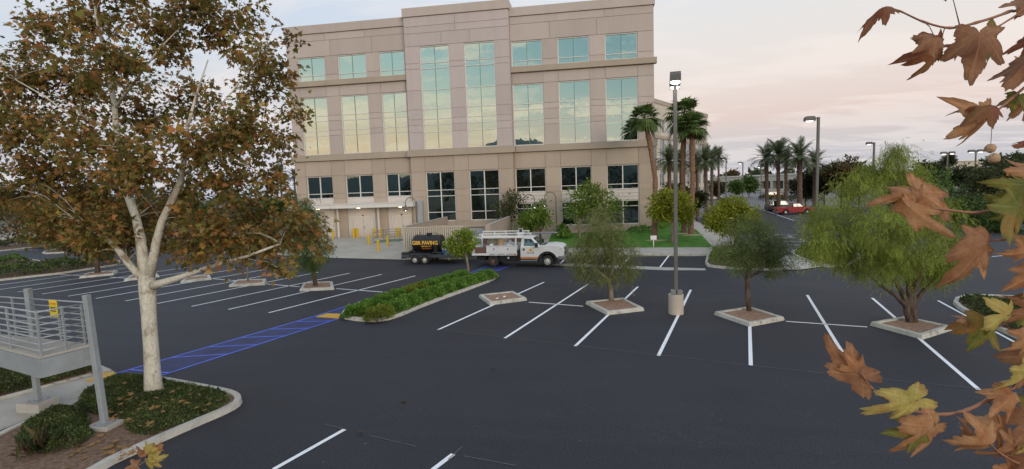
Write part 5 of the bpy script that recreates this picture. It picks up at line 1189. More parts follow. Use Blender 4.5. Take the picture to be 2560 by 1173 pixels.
def fanpalm(label,px,cx,cy,R,bend,seed,D=None):
    base=G(*px) ; Dp=depth(base); s=Dp/FPX; c=dep(cx,cy,Dp)
    t=thing('fan_palm',label,'palm tree',base,0,'tall fan palms beside the office block')
    P=[Vector((base.x,base.y,base.z-.1)),base.lerp(c,.12)+Vector((bend*.15,0,0)),base.lerp(c,.5)+Vector((bend,0,0)),base.lerp(c,.8)+Vector((bend*.6,0,0)),c]
    trunk_tube(P,[.30,.24,.22,.235,.19],.1,12,seed).build('trunk',M['bark_palm'],t,world=True)
    fan_crown(t,c,R*s*.97,44,seed)
    m=MB(); m.lathe([(1.25,.02),(1.15,.10),(0,.12)],(0,0,0),20); m.build('mulch_ring',M['dry_mulch'],t)
    return t
fanpalm('fan palm nearest the building corner with a curved reddish trunk',(1637,601),1611,298,52,.5,1)
fanpalm('tallest fan palm, straight trunk just right of the light pole',(1710,584),1711,288,58,-.1,2)
fanpalm('shorter fan palm of the pair right of the light pole',(1727,588),1728,318,52,.15,3)
def datepalm(label,bx,by,cx,cy,Rpx,D,seed,group,rt=.30):
    q=dep(bx,440,D); base=Vector((q.x,q.y,H(q.x,q.y))); 
    c=dep(cx,cy,D); t=thing('date_palm',label,'palm tree',base,0,group); R=1.15*Rpx*D/FPX
    b2=base+Vector((0,0,.0)); P=[b2,b2.lerp(c,.5),b2.lerp(c,.85),c]; trunk_tube(P,[rt*1.05,rt*.9,rt*1.0,rt*.8],.10,12,seed).build('trunk',M['bark_date'],t,world=True)
    r=np.random.default_rng(seed); V=[];F=[]
    for i in range(46):
        az=2*math.pi*i*.381966+r.normal(0,.15); el=math.radians(82-100*((i+.5)/46)+r.normal(0,6)); L=R*(.95+.15*r.random())
        p=np.array(c); d=np.array([math.cos(az)*math.cos(el),math.sin(az)*math.cos(el),math.sin(el)]); side=np.cross(d,[0,0,1.]); side/=np.linalg.norm(side)+1e-9
        ns=13; prev=p
        for k in range(ns):
            d=d+np.array([0,0,-.055-.02*k*.3]); d/=np.linalg.norm(d); nx=prev+d*L/ns; nn=np.cross(side,d)
            w=L*.17*math.sin(math.pi*min(1,(k+1.2)/(ns+.6)))**.6
            for sg in (-1,1):
                for h in (0,.5):
                    o=prev+(nx-prev)*h; tip=o+side*sg*w+d*w*.75+nn*w*.25-np.array([0,0,w*.18]); b=len(V); ww=d*L*.016
                    V.extend([o-ww,o+ww,tip+ww*.3,tip-ww*.3]); F.append((b,b+1,b+2,b+3))
            b=len(V); V.extend([prev-side*.03,prev+side*.03,nx+side*.02,nx-side*.02]); F.append((b,b+1,b+2,b+3)); prev=nx
    npmesh('crown',np.array(V)-np.array(base),np.array(F),M['lf_date'],t)
    return t
dl_='date palms in front of the distant office block'; dr_='date palms on the median by the far road'
for i,(a,b,cx,cy,R,D,l) in enumerate(((1676,530,1672,402,42,66,'date palm squat and dark, between the building corner and the light pole'),(1703,525,1702,408,36,78,'date palm behind the pair of tall fan palms'),(1745,520,1742,410,34,80,'date palm just right of the tall fan palms'),(1766,518,1764,402,36,72,'date palm with the dark trunk reaching lowest, beside the white saloon'),(1779,500,1780,400,34,86,'date palm second from the right edge of the left grove'),(1798,480,1796,392,26,118,'date palm at the right end of the left grove, smallest crown'))):
    datepalm(l,a,b,cx,cy,R,D,20+i,dl_,.26)
for i,(a,b,cx,cy,R,D,l) in enumerate(((1919,503,1916,398,40,88,'date palm leftmost of the median group'),(1948,508,1945,386,44,84,'date palm second from left in the median group, highest crown'),(1966,501,1965,400,34,92,'date palm with the thinner trunk in the middle of the median group'),(2001,510,1999,392,46,80,'date palm with the thickest trunk in the median group'),(2037,500,2037,408,36,90,'date palm partly hidden behind the dark light pole'))):
    datepalm(l,a,b,cx,cy,R,D,40+i,dr_,.40 if i==3 else .31)
for i,(cx,cy,R,D) in enumerate(((700,432,24,120),(735,440,20,135))):
    datepalm(('small date palm far away just left of the office block','smallest date palm touching the left end of the office block')[i],cx,520,cx,cy,R,D,60+i,'far palms left of the office block',.25)
# ------------------------------------------------------------------ background trees
bg='trees along the far right edge of the car park'
def bgtree(label,cx,cy,rx,ry,D,mat,seed,group=bg,n=260,kind='shade_tree',size=None,barkm='bark_dark'):
    q=dep(cx,440,D); base=Vector((q.x,q.y,H(q.x,q.y))); c=dep(cx,cy,D); s=D/FPX
    r=random.Random(seed); bl=[]
    for k in range(7):
        a=r.uniform(0,6.28); u=r.uniform(.25,.75); bl.append((c.x+math.cos(a)*rx*s*u,c.y+math.sin(a)*rx*s*u,c.z+r.uniform(-.55,.55)*ry*s,rx*s*.5,rx*s*.5,ry*s*.5))
    bl.append((c.x,c.y,c.z,rx*s*.7,rx*s*.7,ry*s*.75))
    st=[[(base,.16),(base.lerp(c,.5),.13),(c,.08)]]
    return tree(kind,label,'tree',group,base,st,bl,n,16,.05*D/10*.55,size or .0035*D+.05,'leaf',M and mat,barkm,shell=.45,seed=seed,nlimb=10,lr=.05)
for i,a in enumerate((
 ('dark bushy tree between the date palms and the dark light pole',2015,462,40,42,96,'lf_dark'),('dark bushy tree right behind the dark light pole',2062,448,40,42,92,'lf_dark'),('brownish green tree with the lighter rounded top',2105,440,42,46,86,'lf_brown'),('dark tree filling the gap left of the tall green tree top',2150,450,40,45,90,'lf_dark'),
 ('mid green feathery tree right behind the large bright green tree',2330,480,75,70,52,'lf_mid'),('dark green tree behind the left lamp of the twin pair',2325,432,38,28,100,'lf_dark'),('dark green tree below the right lamp of the twin pair',2405,440,48,34,96,'lf_dark'),('grey green tree left of the brown foreground leaves',2450,460,55,48,80,'lf_olive'),('dark tree behind the upper yellow green foreground leaf',2500,436,45,40,88,'lf_dark'),
 ('olive tree at the far right edge behind the autumn leaves',2555,450,55,55,70,'lf_olive'),('green tree behind the lower right autumn leaves',2440,560,60,70,50,'lf_mid'),('green tree at the right edge level with the red brown leaf',2540,560,60,70,46,'lf_mid'),('low dark tree under the grey green tree',2400,520,45,50,66,'lf_dark'),
 ('small round crowned tree on the far skyline left of the twin lamps',2370,402,12,14,210,'lf_dark'),('pale skyline tree at the far right',2540,395,22,14,190,'lf_olive'),('skyline tree second from the right edge',2488,402,24,12,200,'lf_olive'))):
    bgtree(a[0],a[1],a[2],a[3],a[4],a[5],a[6],70+i,n=300 if a[3]>30 else 90)
for i,a in enumerate((('small green tree in front of the low cream building, left one',1840,468,17,15,150,'lf_mid'),('small green tree in front of the low cream building, right one',1873,462,22,18,155,'lf_mid'),('dark shrubby tree by the left end of the low cream building',1793,470,13,18,140,'lf_dark'),('rust brown tree beyond the roof of the low cream building',1828,438,15,9,260,'lf_brown'),
  ('dark bushy tree under the left date palms',1690,480,40,26,70,'lf_dark'),('dark shrub right of the fan palm trunks',1742,505,22,24,66,'lf_dark'))):
    bgtree(a[0],a[1],a[2],a[3],a[4],a[5],a[6],100+i,'trees around the far lot',160)
lg_='trees behind the left stalls'
for i,a in enumerate((('brown autumn tree at the far left edge',30,540,90,70,76,'lf_brown'),('bright green round tree behind the dark forked trunk',140,575,66,56,66,'lf_camphor'),('olive brown tree above the bright green one on the left',120,505,85,50,95,'lf_brown'),('green tree right of the white sycamore trunk',490,560,85,75,62,'lf_mid'),('dark green tree behind the sycamore trunk',360,565,80,65,70,'lf_dark'),
  ('dark tree far behind the left stalls',620,540,50,36,95,'lf_dark'),('green tree left of the office block',690,520,36,36,90,'lf_mid'),('dark skyline tree on the far left',-30,510,70,50,100,'lf_dark'),('brown skyline tree behind the sycamore branches',250,520,70,36,110,'lf_brown'))):
    bgtree(a[0],a[1],a[2],a[3],a[4],a[5],a[6],120+i,lg_,240)
fr=MB(); fr=None
# ------------------------------------------------------------------ shrubs and ground cover
def shrub_mesh(parent,rx,ry,rz,n,size,mat,seed,off=(0,0,0)):
    r=np.random.default_rng(seed); d=unit(r.normal(size=(n,3))); d[:,2]=np.abs(d[:,2])*1.0
    lump=1+.10*np.sin(d[:,0]*7+seed)*np.cos(d[:,1]*6+seed*2)+.06*np.sin(d[:,2]*11)
    rad=lump*(1-.22*r.random(n)**2); P=d*np.array([rx,ry,rz])*rad[:,None]
    D=d+r.normal(size=(n,3))*.5+np.array([0,0,.5])
    return leaves('foliage',P,D,size,T_LEAF,F_LEAF,M[mat],parent,.3,.3,off)
def core_mesh(parent,rx,ry,rz,mat):   # twiggy dark middle
    mb=MB(); r=random.Random(3)
    for k in range(14):
        a=r.uniform(0,6.28);e=r.uniform(.3,1.4); q=Vector((math.cos(a)*math.cos(e)*rx,math.sin(a)*math.cos(e)*ry,math.sin(e)*rz))*.92
        mb.tube([Vector((q.x*.1,q.y*.1,-.05)),q*.5,q],[.018,.012,.006],5)
    return mb.build('stem',M['bark_dark'],parent)
hg='clipped shrubs on the long hedge island'
words=['first','second','third','fourth','fifth','sixth','seventh','eighth','ninth','tenth']
def hedge_row(pts,rx,ry,rz,mats,rowlab,size=.07,n=4600,seed0=200,rz_=0,group=hg,extra=None):
    for i,(p,mt) in enumerate(zip(pts,mats)):
        d=(pts[min(i+1,len(pts)-1)]-pts[max(i-1,0)]); a=math.atan2(d.y,d.x)
        col='yellow green' if mt=='lf_hedgey' else 'deep green'
        t=thing('shrub','%s shrub, %s from the near end, %s'%(col,words[i],rowlab),'shrub',(p.x,p.y,H(p.x,p.y)+.08),a,group)
        k=.9+.25*((i*37)%10)/10
        shrub_mesh(t,rx*k,ry,rz*(.92+.16*((i*53)%10)/10),n,size,mt,seed0+i); core_mesh(t,rx*k,ry,rz,mt)
def lerp_pts(P,n):
    P=[G(*p) for p in P]; out=[]
    L=[0]
    for a,b in zip(P,P[1:]): L.append(L[-1]+(b-a).length)
    for i in range(n):
        s=L[-1]*(i+.0)/(n-1)
        for k in range(len(L)-1):
            if s<=L[k+1]+1e-6: out.append(P[k].lerp(P[k+1],(s-L[k])/(L[k+1]-L[k]))); break
    return out
hedge_row(lerp_pts(((950,797),(1050,757),(1130,728),(1215,700)),10),.92,.58,.52,['lf_hedgey','lf_hedge','lf_hedge','lf_hedge','lf_hedge','lf_hedge','lf_hedge','lf_hedge','lf_hedge','lf_hedge'],'right row of long island')
hedge_row(lerp_pts(((893,789),(960,763),(1050,731),(1150,700)),10),.92,.5,.46,['lf_hedge','lf_hedge','lf_hedge','lf_hedge','lf_hedgey','lf_hedgey','lf_hedge','lf_hedge','lf_hedge','lf_hedge'],'left row of long island',seed0=220)
def cover(P,n,size,mat,h0,h1,lab,seed,name='ground_cover',bumps=1.4,cat='ground cover'):
    """low spreading plants over a bed: too many leaves and stems to count"""
    P=[Vector(p[:2]) for p in P]; r=np.random.default_rng(seed)
    pts=np.array(scatter([(p.x,p.y) for p in P],n,seed)); c=sum(P,Vector((0,0)))/len(P)
    edge=np.full(n,9.)
    for a,b in zip(P,P[1:]+P[:1]):
        ab=np.array(b-a); ap=pts-np.array(a); t=np.clip((ap@ab)/(ab@ab),0,1); edge=np.minimum(edge,np.linalg.norm(ap-t[:,None]*ab,axis=1))
    hh=np.minimum(1,edge/.35)**.6; wob=.62+.38*np.sin(pts[:,0]*bumps+seed)*np.cos(pts[:,1]*bumps*1.2)+.10*np.sin(pts[:,0]*4.3)*np.sin(pts[:,1]*5.1)
    z=h0+(h1-h0)*hh*wob*(1-.35*r.random(n)**2); z+=np.array([H(x,y) for x,y in pts])
    Q=np.column_stack([pts,z]); D=r.normal(size=(n,3))*.8+np.array([0,0,.55])
    o=leaves(name,Q,D,size,T_LEAF,F_LEAF,M[mat],None,.6,.35); tag(o,lab,cat,None,'stuff'); return o
cover([G(*p) for p in ((300,952),(400,955),(480,970),(560,990),(575,1012),(540,1035),(470,1065),(380,1100),(330,1095),(300,1060),(215,1040),(190,1020),(210,990))],34000,.045,'lf_cover',.10,.38,'low dark green ground cover around the white sycamore trunk',31)
cover([G(*p) for p in ((-150,1060),(0,1000),(240,935),(245,925),(180,921),(-60,955))],20000,.05,'lf_cover',.12,.5,'low shrubs behind the platform beside the walkway',32)
cover([G(*p) for p in ((60,1075),(150,1040),(215,1045),(235,1100),(200,1130),(120,1150),(40,1120))],12000,.045,'lf_cover',.12,.5,'tangled dark plants at the foot of the platform posts',33)
cover([G(*p) for p in ((-60,704),(150,684),(290,662),(290,655),(150,666),(-60,690))],7000,.15,'lf_cover',.15,.85,'low clipped hedge along the back of the left stalls',34,'hedge')
cover([G(*p) for p in ((-60,673),(60,661),(80,657),(40,651),(-60,657))],2500,.17,'lf_mid',.15,.8,'low hedge on the short island at the far left edge',35,'hedge')
cover([G(*p) for p in ((120,633),(225,624),(325,616),(320,612),(200,617),(130,627))],2600,.17,'lf_mid',.15,1.1,'low hedge on the narrow island furthest back on the left',36,'hedge')
cover([G(*p) for p in ((-60,630),(90,617),(160,608),(90,609),(-60,620))],2600,.2,'lf_dark',.15,1.3,'dark low hedge edging the far pale lot',37,'hedge')
cover([G(*p) for p in ((1772,660),(1790,666),(1870,670),(1945,673),(1940,662),(1900,645),(1830,630),(1785,632),(1776,645))],4200,.14,'lf_hedgey',.15,.75,'yellow green low shrubs in the corner bed by the lawn path',38)
cover([G(*p) for p in ((1990,638),(2060,662),(2125,660),(2140,640),(2090,629),(2000,630))],4200,.14,'lf_mid',.15,.8,'low yellow green shrubs on the curved roadside bed',39)
cover([G(*p) for p in ((2400,758),(2420,778),(2530,835),(2620,865),(2660,800),(2550,765),(2430,752))],5000,.1,'lf_cover',.12,.5,'low green plants in the bed behind the autumn leaves',40)
cover([G(*p) for p in ((1392,590),(1396,602),(1420,602),(1425,588),(1410,584))],1600,.2,'lf_hedge',.2,1.2,'dark green grassy hedge between the entrance and the lawn',41,'hedge')
cover([G(*p) for p in ((1560,585),(1640,588),(1690,560),(1660,556),(1640,570))],2000,.17,'lf_hedge',.15,.7,'dark green shrubs at the foot of the building corner',42)
cover([G(*p) for p in ((1895,503),(1935,506),(1990,510),(2060,510),(2060,502),(1990,500),(1900,496))],2500,.3,'lf_dark',.1,1.5,'dark low shrubs along the palm median',43)
cover([G(*p) for p in ((1795,508),(1815,511),(1818,505),(1798,503))],500,.3,'lf_dark',.1,1.2,'small round dark shrub bed beside the white saloon',44)
cover([G(*p) for p in ((1700,527),(1740,522),(1752,512),(1720,514),(1695,520))],900,.25,'lf_hedge',.1,1.0,'dark green shrubs beside the fan palm trunks',45)
# far wood on the skyline
def wood(x0,x1,y,D,n,h,seed,lab,mat='lf_dark'):
    r=np.random.default_rng(seed); xs=r.uniform(x0,x1,n); P=[];
    for x in xs:
        DD=D*r.uniform(.9,1.15); q=dep(x,440,DD); hh=h*(.55+.45*math.sin(x*.05+seed)*math.sin(x*.021))*r.random()**.6; P.append((q.x,q.y,hh))
    o=leaves('treeline',np.array(P),r.normal(size=(n,3)),D*.0075,T_LEAF,F_LEAF,M[mat],None,0,.4); tag(o,lab,'trees',None,'stuff')
wood(1780,2700,440,330,5200,13,51,'far line of dark trees along the right skyline')
wood(-200,760,500,190,5000,11,52,'far line of dark trees along the left skyline')
r=np.random.default_rng(77); P=[]
for x,h in ((-62,9),(-50,12.5),(-41,10),(-33,13.5),(-24,11),(-17,9),(-9,13),(0,11.5),(8,14),(17,10),(26,12)):
    n=330; d=unit(r.normal(size=(n,3))); P.append(np.array([x,-72+r.uniform(-6,6),h*.62])+d*np.array([4.2,4.2,h*.40])*(.5+.5*r.random((n,1))))
P=np.vstack(P); o=leaves('treeline',P,r.normal(size=P.shape),1.1,T_LEAF,F_LEAF,M['lf_dark'],None,0,.4); tag(o,'row of dark trees mirrored in the lower office windows','trees',None,'stuff')
# rough plant with strappy leaves in the near bed
sp_=G(95,1125,.12); t=thing('strappy_plant','dry strappy leaved plant in the mulch below the platform','plant',sp_)
r=np.random.default_rng(9); n=34; az=r.uniform(0,6.28,n); el=r.uniform(.5,1.35,n); Dv=np.column_stack([np.cos(az)*np.cos(el),np.sin(az)*np.cos(el),np.sin(el)])
leaves('blades',np.column_stack([r.normal(0,.12,n),r.normal(0,.12,n),np.zeros(n)]),Dv,.5,[(-.016,0,0),(.016,0,0),(.022,.5,.0),(.0,1,-.25),(-.022,.5,0)],[(0,1,2,3,4)],M['lf_dead'],t,0,.25)
leaves('green_blades',np.column_stack([r.normal(0,.16,n),r.normal(0,.16,n),np.zeros(n)]),Dv[::-1].copy(),.5,[(-.016,0,0),(.016,0,0),(.024,.5,.0),(.0,1,-.2),(-.024,.5,0)],[(0,1,2,3,4)],M['lf_olive'],t,0,.25)
# fallen leaves: on the ground cover, mulch and asphalt
def fallen(p,s,rz,label,group,mesh=[None],tilt=.3):
    if mesh[0] is None:
        me=bpy.data.meshes.new('fallen_leaf'); me.from_pydata([(x*1.0,y,abs(x)*.25+.08*y*y) for x,y in _ml]+[(0,.36,.02)],[],F_MAPLE); me.materials.append(M['lf_fallen']); mesh[0]=me
    o=bpy.data.objects.new('fallen_leaf',mesh[0]); C.objects.link(o); o.location=p; o.scale=(s,s,s); o.rotation_euler=(rnd.uniform(-tilt,tilt),rnd.uniform(-tilt,tilt),rz); tag(o,label,'leaf',group); return o
for (x,y),l in (((906,1080),'brown curled leaf lying on the asphalt beyond the bottom stall line'),((1014,1003),'small curled leaf alone on the asphalt left of the middle'),((1231,919),'small pale leaf alone on the asphalt near the stall lines')):
    fallen(G(x,y,.03),.13 if y>950 else .12,rnd.uniform(0,6),l,'stray leaves on the asphalt',tilt=.5)
for P,n,z,l,gname in ((((300,955),(480,975),(560,1000),(480,1050),(340,1075),(230,1020)),48,.39,'dry leaf caught on the ground cover round the sycamore','dry leaves on the ground cover'),(((250,1080),(330,1105),(380,1105),(300,1150),(180,1173),(120,1160)),22,.14,'dry leaf on the mulch beside the kerb','dry leaves on the mulch'),(((40,985),(230,930),(225,940),(60,985)),8,.5,'dry leaf on the shrubs behind the platform','dry leaves behind the platform')):
    for x,y in scatter(P,n,len(l)): fallen(G(x,y,z),rnd.uniform(.10,.17),rnd.uniform(0,6),l,gname)
# ------------------------------------------------------------------ sycamore close to the camera on the right
def near_leaf(px,py,deg,size,D,mat,parent,off,roll=0,pitch=0,curl=.25,fold=.15,seed=0,wide=1.0):
    r=random.Random(seed); R=Vector(CR);U=Vector(CU);B=-Vector(CF)
    a=math.radians(deg); y=(R*math.cos(a)+U*math.sin(a)); n=B.copy(); x=y.cross(n)
    q=Matrix.Rotation(math.radians(pitch),3,x); y=q@y;n=q@n
    q=Matrix.Rotation(math.radians(roll),3,y); x=q@x;n=q@n
    s=size*D/FPX/1.0; o=dep(px,py,D)
    lob=[(0,1.0,.62),(56,.88,.56),(-56,.88,.56),(112,.60,.60),(-112,.60,.60)]
    lob=[(c+r.uniform(-7,7),A*r.uniform(.86,1.08),w) for c,A,w in lob]
    def rad(t):   # t in degrees from the midrib, seen from the petiole joint
        v=.20
        for c,A,w in lob:
            d=abs((t-c+180)%360-180)/57.3
            k=max(0,1-d/w); v=max(v,.44*A+(A-.44*A)*k**1.15 if k>0 else .0)
        v=max(v,.47 if abs(t)<118 else .30)
        if abs(t)>140: v*=max(.12,1-(abs(t)-140)/46)
        return v*(1+.05*math.sin(t*.21+seed)+.03*math.sin(t*.55+seed)+.028*math.sin(t*1.3+seed*2))*(1-.16*max(0,math.sin(t*.047*(2+seed%3)+seed*1.7))**6)
    NA,NR=120,7; vs=[];vein=[];sv=[];rim=[]
    base_c=.16
    P1,P2,P3=r.uniform(0,6),r.uniform(0,6),r.uniform(.6,1.4)
    for j in range(NR+1):
        for i in range(NA):
            t=-180+360*i/NA; k=j/NR; L=rad(t)*k
            lx=L*math.sin(math.radians(t))*wide; ly=L*math.cos(math.radians(t))+base_c*0
            c_=min(lob,key=lambda q:abs((t-q[0]+180)%360-180))[0]; da=math.radians((t-c_+180)%360-180); sv.append((L*math.cos(da)-.95*abs(L*math.sin(da)))*7.5); rim.append(k)
            vs.append((lx,ly)); vein.append(.45 if (min(abs((t-c+180)%360-180) for c,_,_ in lob)<2.1 and k<.92) else 0.0)
    def place(lx,ly):
        z=-curl*1.1*(ly*abs(ly))*(1 if ly>0 else .3)-fold*abs(lx)*1.2+.07*math.sin(lx*5*P3+P1)*math.cos(ly*4+P2)-curl*.9*lx*lx
        # roll the outer rim up a little
        m_=math.hypot(lx,ly); z+=.55*max(0,m_-.42)**1.3*math.sin(P1+math.atan2(lx,ly)*2)+.05*math.sin(lx*11+P2)*math.sin(ly*9+P1)*m_
        return o+(x*lx+y*ly+n*z)*s
    V=[tuple(place(*p)-off) for p in vs]
    F=[(j*NA+i,j*NA+(i+1)%NA,(j+1)*NA+(i+1)%NA,(j+1)*NA+i) for j in range(NR) for i in range(NA)]
    me=bpy.data.meshes.new('leaf'); me.from_pydata(V,[],F); me.materials.append(M[mat]); me.polygons.foreach_set('use_smooth',[True]*len(F))
    at_=me.attributes.new('vein','FLOAT','POINT'); at_.data.foreach_set('value',vein)
    for nm,dat in (('sv',sv),('rim',rim)): me.attributes.new(nm,'FLOAT','POINT').data.foreach_set('value',dat)
    me.update()
    ob=bpy.data.objects.new('leaf',me); C.objects.link(ob); ob.parent=parent
    return o
DN=1.32
tb=dep(3120,720,2.7); nt_=thing('sycamore_tree','sycamore boughs with big brown and green leaves reaching in close from the right','tree',(tb.x,tb.y,0),0,'sycamore trees')
off3=Vector((tb.x,tb.y,0))
mb=MB(); zt=lambda z:Vector((tb.x+.04*math.sin(z),tb.y+.03*math.cos(z*1.3),z))
mb.tube([zt(z) for z in np.linspace(-.1,9.5,14)],list(np.linspace(.19,.06,14)),12); mb.build('trunk',M['bark_syc'],nt_,world=True,smooth=True)
def twigpath(pts,D,w0,w1,zend):
    P=[dep(x,y,D+dd) for x,y,dd in pts]; e=zt(zend); P+= [P[-1].lerp(e,.5)+Vector((0,0,.05)),e]
    R=[w0+(w1-w0)*(i/(len(P)-1)) for i in range(len(P))]
    # resample smoothly
    Q=[];RR=[]
    for i in range(len(P)-1):
        p0,p1,p2,p3=P[max(i-1,0)],P[i],P[i+1],P[min(i+2,len(P)-1)]
        for k in range(5):
            t=k/5; Q.append(.5*((2*p1)+(p2-p0)*t+(2*p0-5*p1+4*p2-p3)*t*t+(3*p1-p0-3*p2+p3)*t**3)); RR.append((R[i]+(R[i+1]-R[i])*t)*(1.35 if k==0 and 0<i<len(P)-2 else 1))
    Q.append(P[-1]);RR.append(R[-1])
    m=MB(); m.tube(Q,RR,8); m.build('twig',M['twig_red'],nt_,world=True,smooth=True); return Q
TW=[]
TW.append(twigpath([(2214,17,0),(2250,28,0),(2310,55,0),(2375,70,.02),(2440,57,.03),(2520,30,.06),(2620,-20,.1)],DN,.0016,.005,7.2))
TW.append(twigpath([(2470,84,.0),(2500,64,.02),(2540,40,.04),(2620,0,.08)],DN,.0014,.005,7.1))
TW.append(twigpath([(2466,300,0),(2490,280,0),(2530,245,.02),(2580,205,.04),(2660,150,.08)],DN,.0018,.006,6.8))
TW.append(twigpath([(2277,481,0),(2310,515,0),(2360,524,0),(2450,531,.02),(2530,508,.05),(2640,470,.1)],DN,.0017,.006,6.2))
TW.append(twigpath([(2460,604,0),(2500,600,.02),(2570,592,.06),(2650,570,.1)],DN,.0016,.006,5.9))
TW.append(twigpath([(2153,933,0),(2178,968,0),(2210,994,0),(2285,1027,0),(2360,1036,.02),(2420,1024,.04),(2470,1000,.06),(2570,950,.1),(2660,900,.15)],DN,.0016,.0065,5.2))
TW.append(twigpath([(2475,1110,0),(2510,1140,.02),(2580,1170,.05),(2680,1170,.1)],DN,.0016,.006,4.7))
TW.append(twigpath([(2455,815,.03),(2510,812,.05),(2600,800,.1)],DN+.1,.0016,.006,5.5))
LV=[ # px,py,angle,size,dD,mat,roll,pitch,curl,fold,wide
 (2214,18,193,84,0,'fl_red',70,10,.5,.5,.9),(2337,94,203,88,-.03,'fl_brown',25,20,.25,.2,1),(2352,118,206,128,.02,'fl_red',-15,15,.2,.15,.8),(2449,86,256,150,-.02,'fl_brown',20,10,.15,.2,.72),(2490,82,262,118,.06,'fl_green',-45,15,.3,.2,1),(2400,118,200,62,.05,'fl_red',10,30,.3,.3,.8),
 (2585,-5,212,92,.05,'fl_brown',30,25,.3,.3,1),(2368,-42,268,54,.03,'fl_red',10,0,.2,.2,1),(2572,150,216,118,0,'fl_brown',50,10,.3,.35,1),(2590,178,200,92,.05,'fl_tan',-30,10,.3,.25,1),(2478,264,196,96,-.02,'fl_red',40,25,.35,.3,1),(2466,299,207,125,.0,'fl_tan',-30,10,.25,.25,.95),(2548,240,240,62,.03,'fl_green',30,10,.3,.3,1),(2585,345,190,70,.04,'fl_red',60,0,.3,.4,.8),
 (2280,483,188,92,-.02,'fl_tan',15,15,.35,.4,.62),(2292,478,-36,185,.02,'fl_tan',15,0,.12,.25,.42),(2276,521,-34,158,-.03,'fl_tan',10,5,.2,.25,.36),(2300,500,75,60,.0,'fl_brown',35,20,.3,.3,.9),(2590,470,164,122,.02,'fl_green',15,10,.25,.25,.6),(2570,515,172,125,.05,'fl_green',-20,5,.2,.25,.7),(2562,518,236,140,-.02,'fl_green',-15,10,.15,.2,1),(2465,603,250,142,-.03,'fl_brown',-15,8,.25,.2,1.0),(2450,618,228,110,.04,'fl_tan',30,10,.3,.3,.9),
 (2580,628,200,96,0,'fl_tan',-35,20,.3,.25,1),(2590,680,212,84,0,'fl_tan',20,10,.25,.3,1),(2600,720,205,78,.05,'fl_yellow',-20,20,.3,.3,1),
 (2158,940,137,190,0,'fl_brown',10,-8,.0,.3,.45),(2150,930,185,84,.02,'fl_tan',-30,25,.35,.3,1),(2296,1000,192,200,-.03,'fl_yellow',10,0,.03,.3,.36),(2338,1067,222,150,0,'fl_tan',-12,5,.2,.15,1.05),(2300,1075,180,100,.02,'fl_green',30,10,.2,.2,.9),(2476,1110,186,116,0,'fl_tan',-28,15,.3,.25,1),(2430,1085,150,70,.04,'fl_brown',20,30,.3,.3,.9),
 (2525,788,202,96,.02,'fl_yellow',-20,15,.2,.2,.9),(2462,806,243,98,.05,'fl_green',20,15,.25,.25,1.05),(2420,800,180,50,.06,'fl_brown',30,30,.3,.3,1),(2525,985,214,98,.03,'fl_tan',20,20,.3,.25,1),(2580,925,222,108,.03,'fl_yellow',-30,10,.25,.3,1),(2585,845,212,84,.04,'fl_tan',-15,20,.25,.25,1),(2600,800,190,90,.08,'fl_green',30,10,.25,.25,1),
 (2580,1050,218,96,.03,'fl_brown',20,20,.3,.25,1),(2545,1120,200,104,.02,'fl_brown',-20,15,.25,.25,1),(2600,1160,195,110,.03,'fl_red',25,15,.25,.25,1),(2540,1185,170,90,.05,'fl_tan',-30,20,.3,.3,1),(2590,1010,200,80,.06,'fl_green',10,20,.3,.3,1),(2600,600,215,90,.06,'fl_green',20,15,.2,.2,1),
(2600,760,215,110,.08,'fl_brown',-25,15,.25,.25,.9),(2590,890,230,120,.05,'fl_brown',15,20,.25,.25,1),
 (2500,1060,205,90,.05,'fl_tan',25,15,.3,.25,.9),(2600,1100,190,120,.04,'fl_yellow',-15,20,.25,.25,.8),(2590,430,175,110,.06,'fl_tan',20,25,.3,.3,.6),(2570,250,215,80,.05,'fl_brown',30,25,.3,.3,.8),(2600,90,225,90,.07,'fl_red',25,20,.3,.3,.9)]
for i,(px,py,dg_,sz,dd,mt,ro,pi_,cu,fo,wi) in enumerate(LV):
    wi*=(.80 if wi>.75 else 1)*(.92+.16*((i*29)%7)/6); cu*=1.35; fo*=1.3
    o=near_leaf(px,py,dg_,sz*.9,DN+dd,mt,nt_,off3,ro,pi_,cu,fo,i+3,wi)
    best=min((q for T in TW for q in T),key=lambda q:(q-o).length)
    if .006<(best-o).length<.16:
        m=MB(); mid=o.lerp(best,.5)+Vector((0,0,.008)); m.tube([o,mid,best],[.0011,.0011,.0017],6); m.build('petiole',M['twig'],nt_,world=True,smooth=True)
for (x,y,r_) in ((2476,371,11.5),(2485,396,12.5)):
    bm=bmesh.new(); bmesh.ops.create_icosphere(bm,subdivisions=3,radius=r_*DN/FPX); c=dep(x,y,DN)-off3; r=random.Random(x)
    for v in bm.verts: v.co=v.co*(1+r.uniform(-.09,.09))+c
    me=bpy.data.meshes.new('seed_ball'); bm.to_mesh(me); bm.free(); me.materials.append(M['wood']); o=bpy.data.objects.new('seed_ball',me); C.objects.link(o); o.parent=nt_
m=MB(); m.tube([dep(2480,290,DN),dep(2479,330,DN),dep(2477,362,DN),dep(2485,388,DN)],.0008,6); m.build('seed_stalk',M['twig'],nt_,world=True)
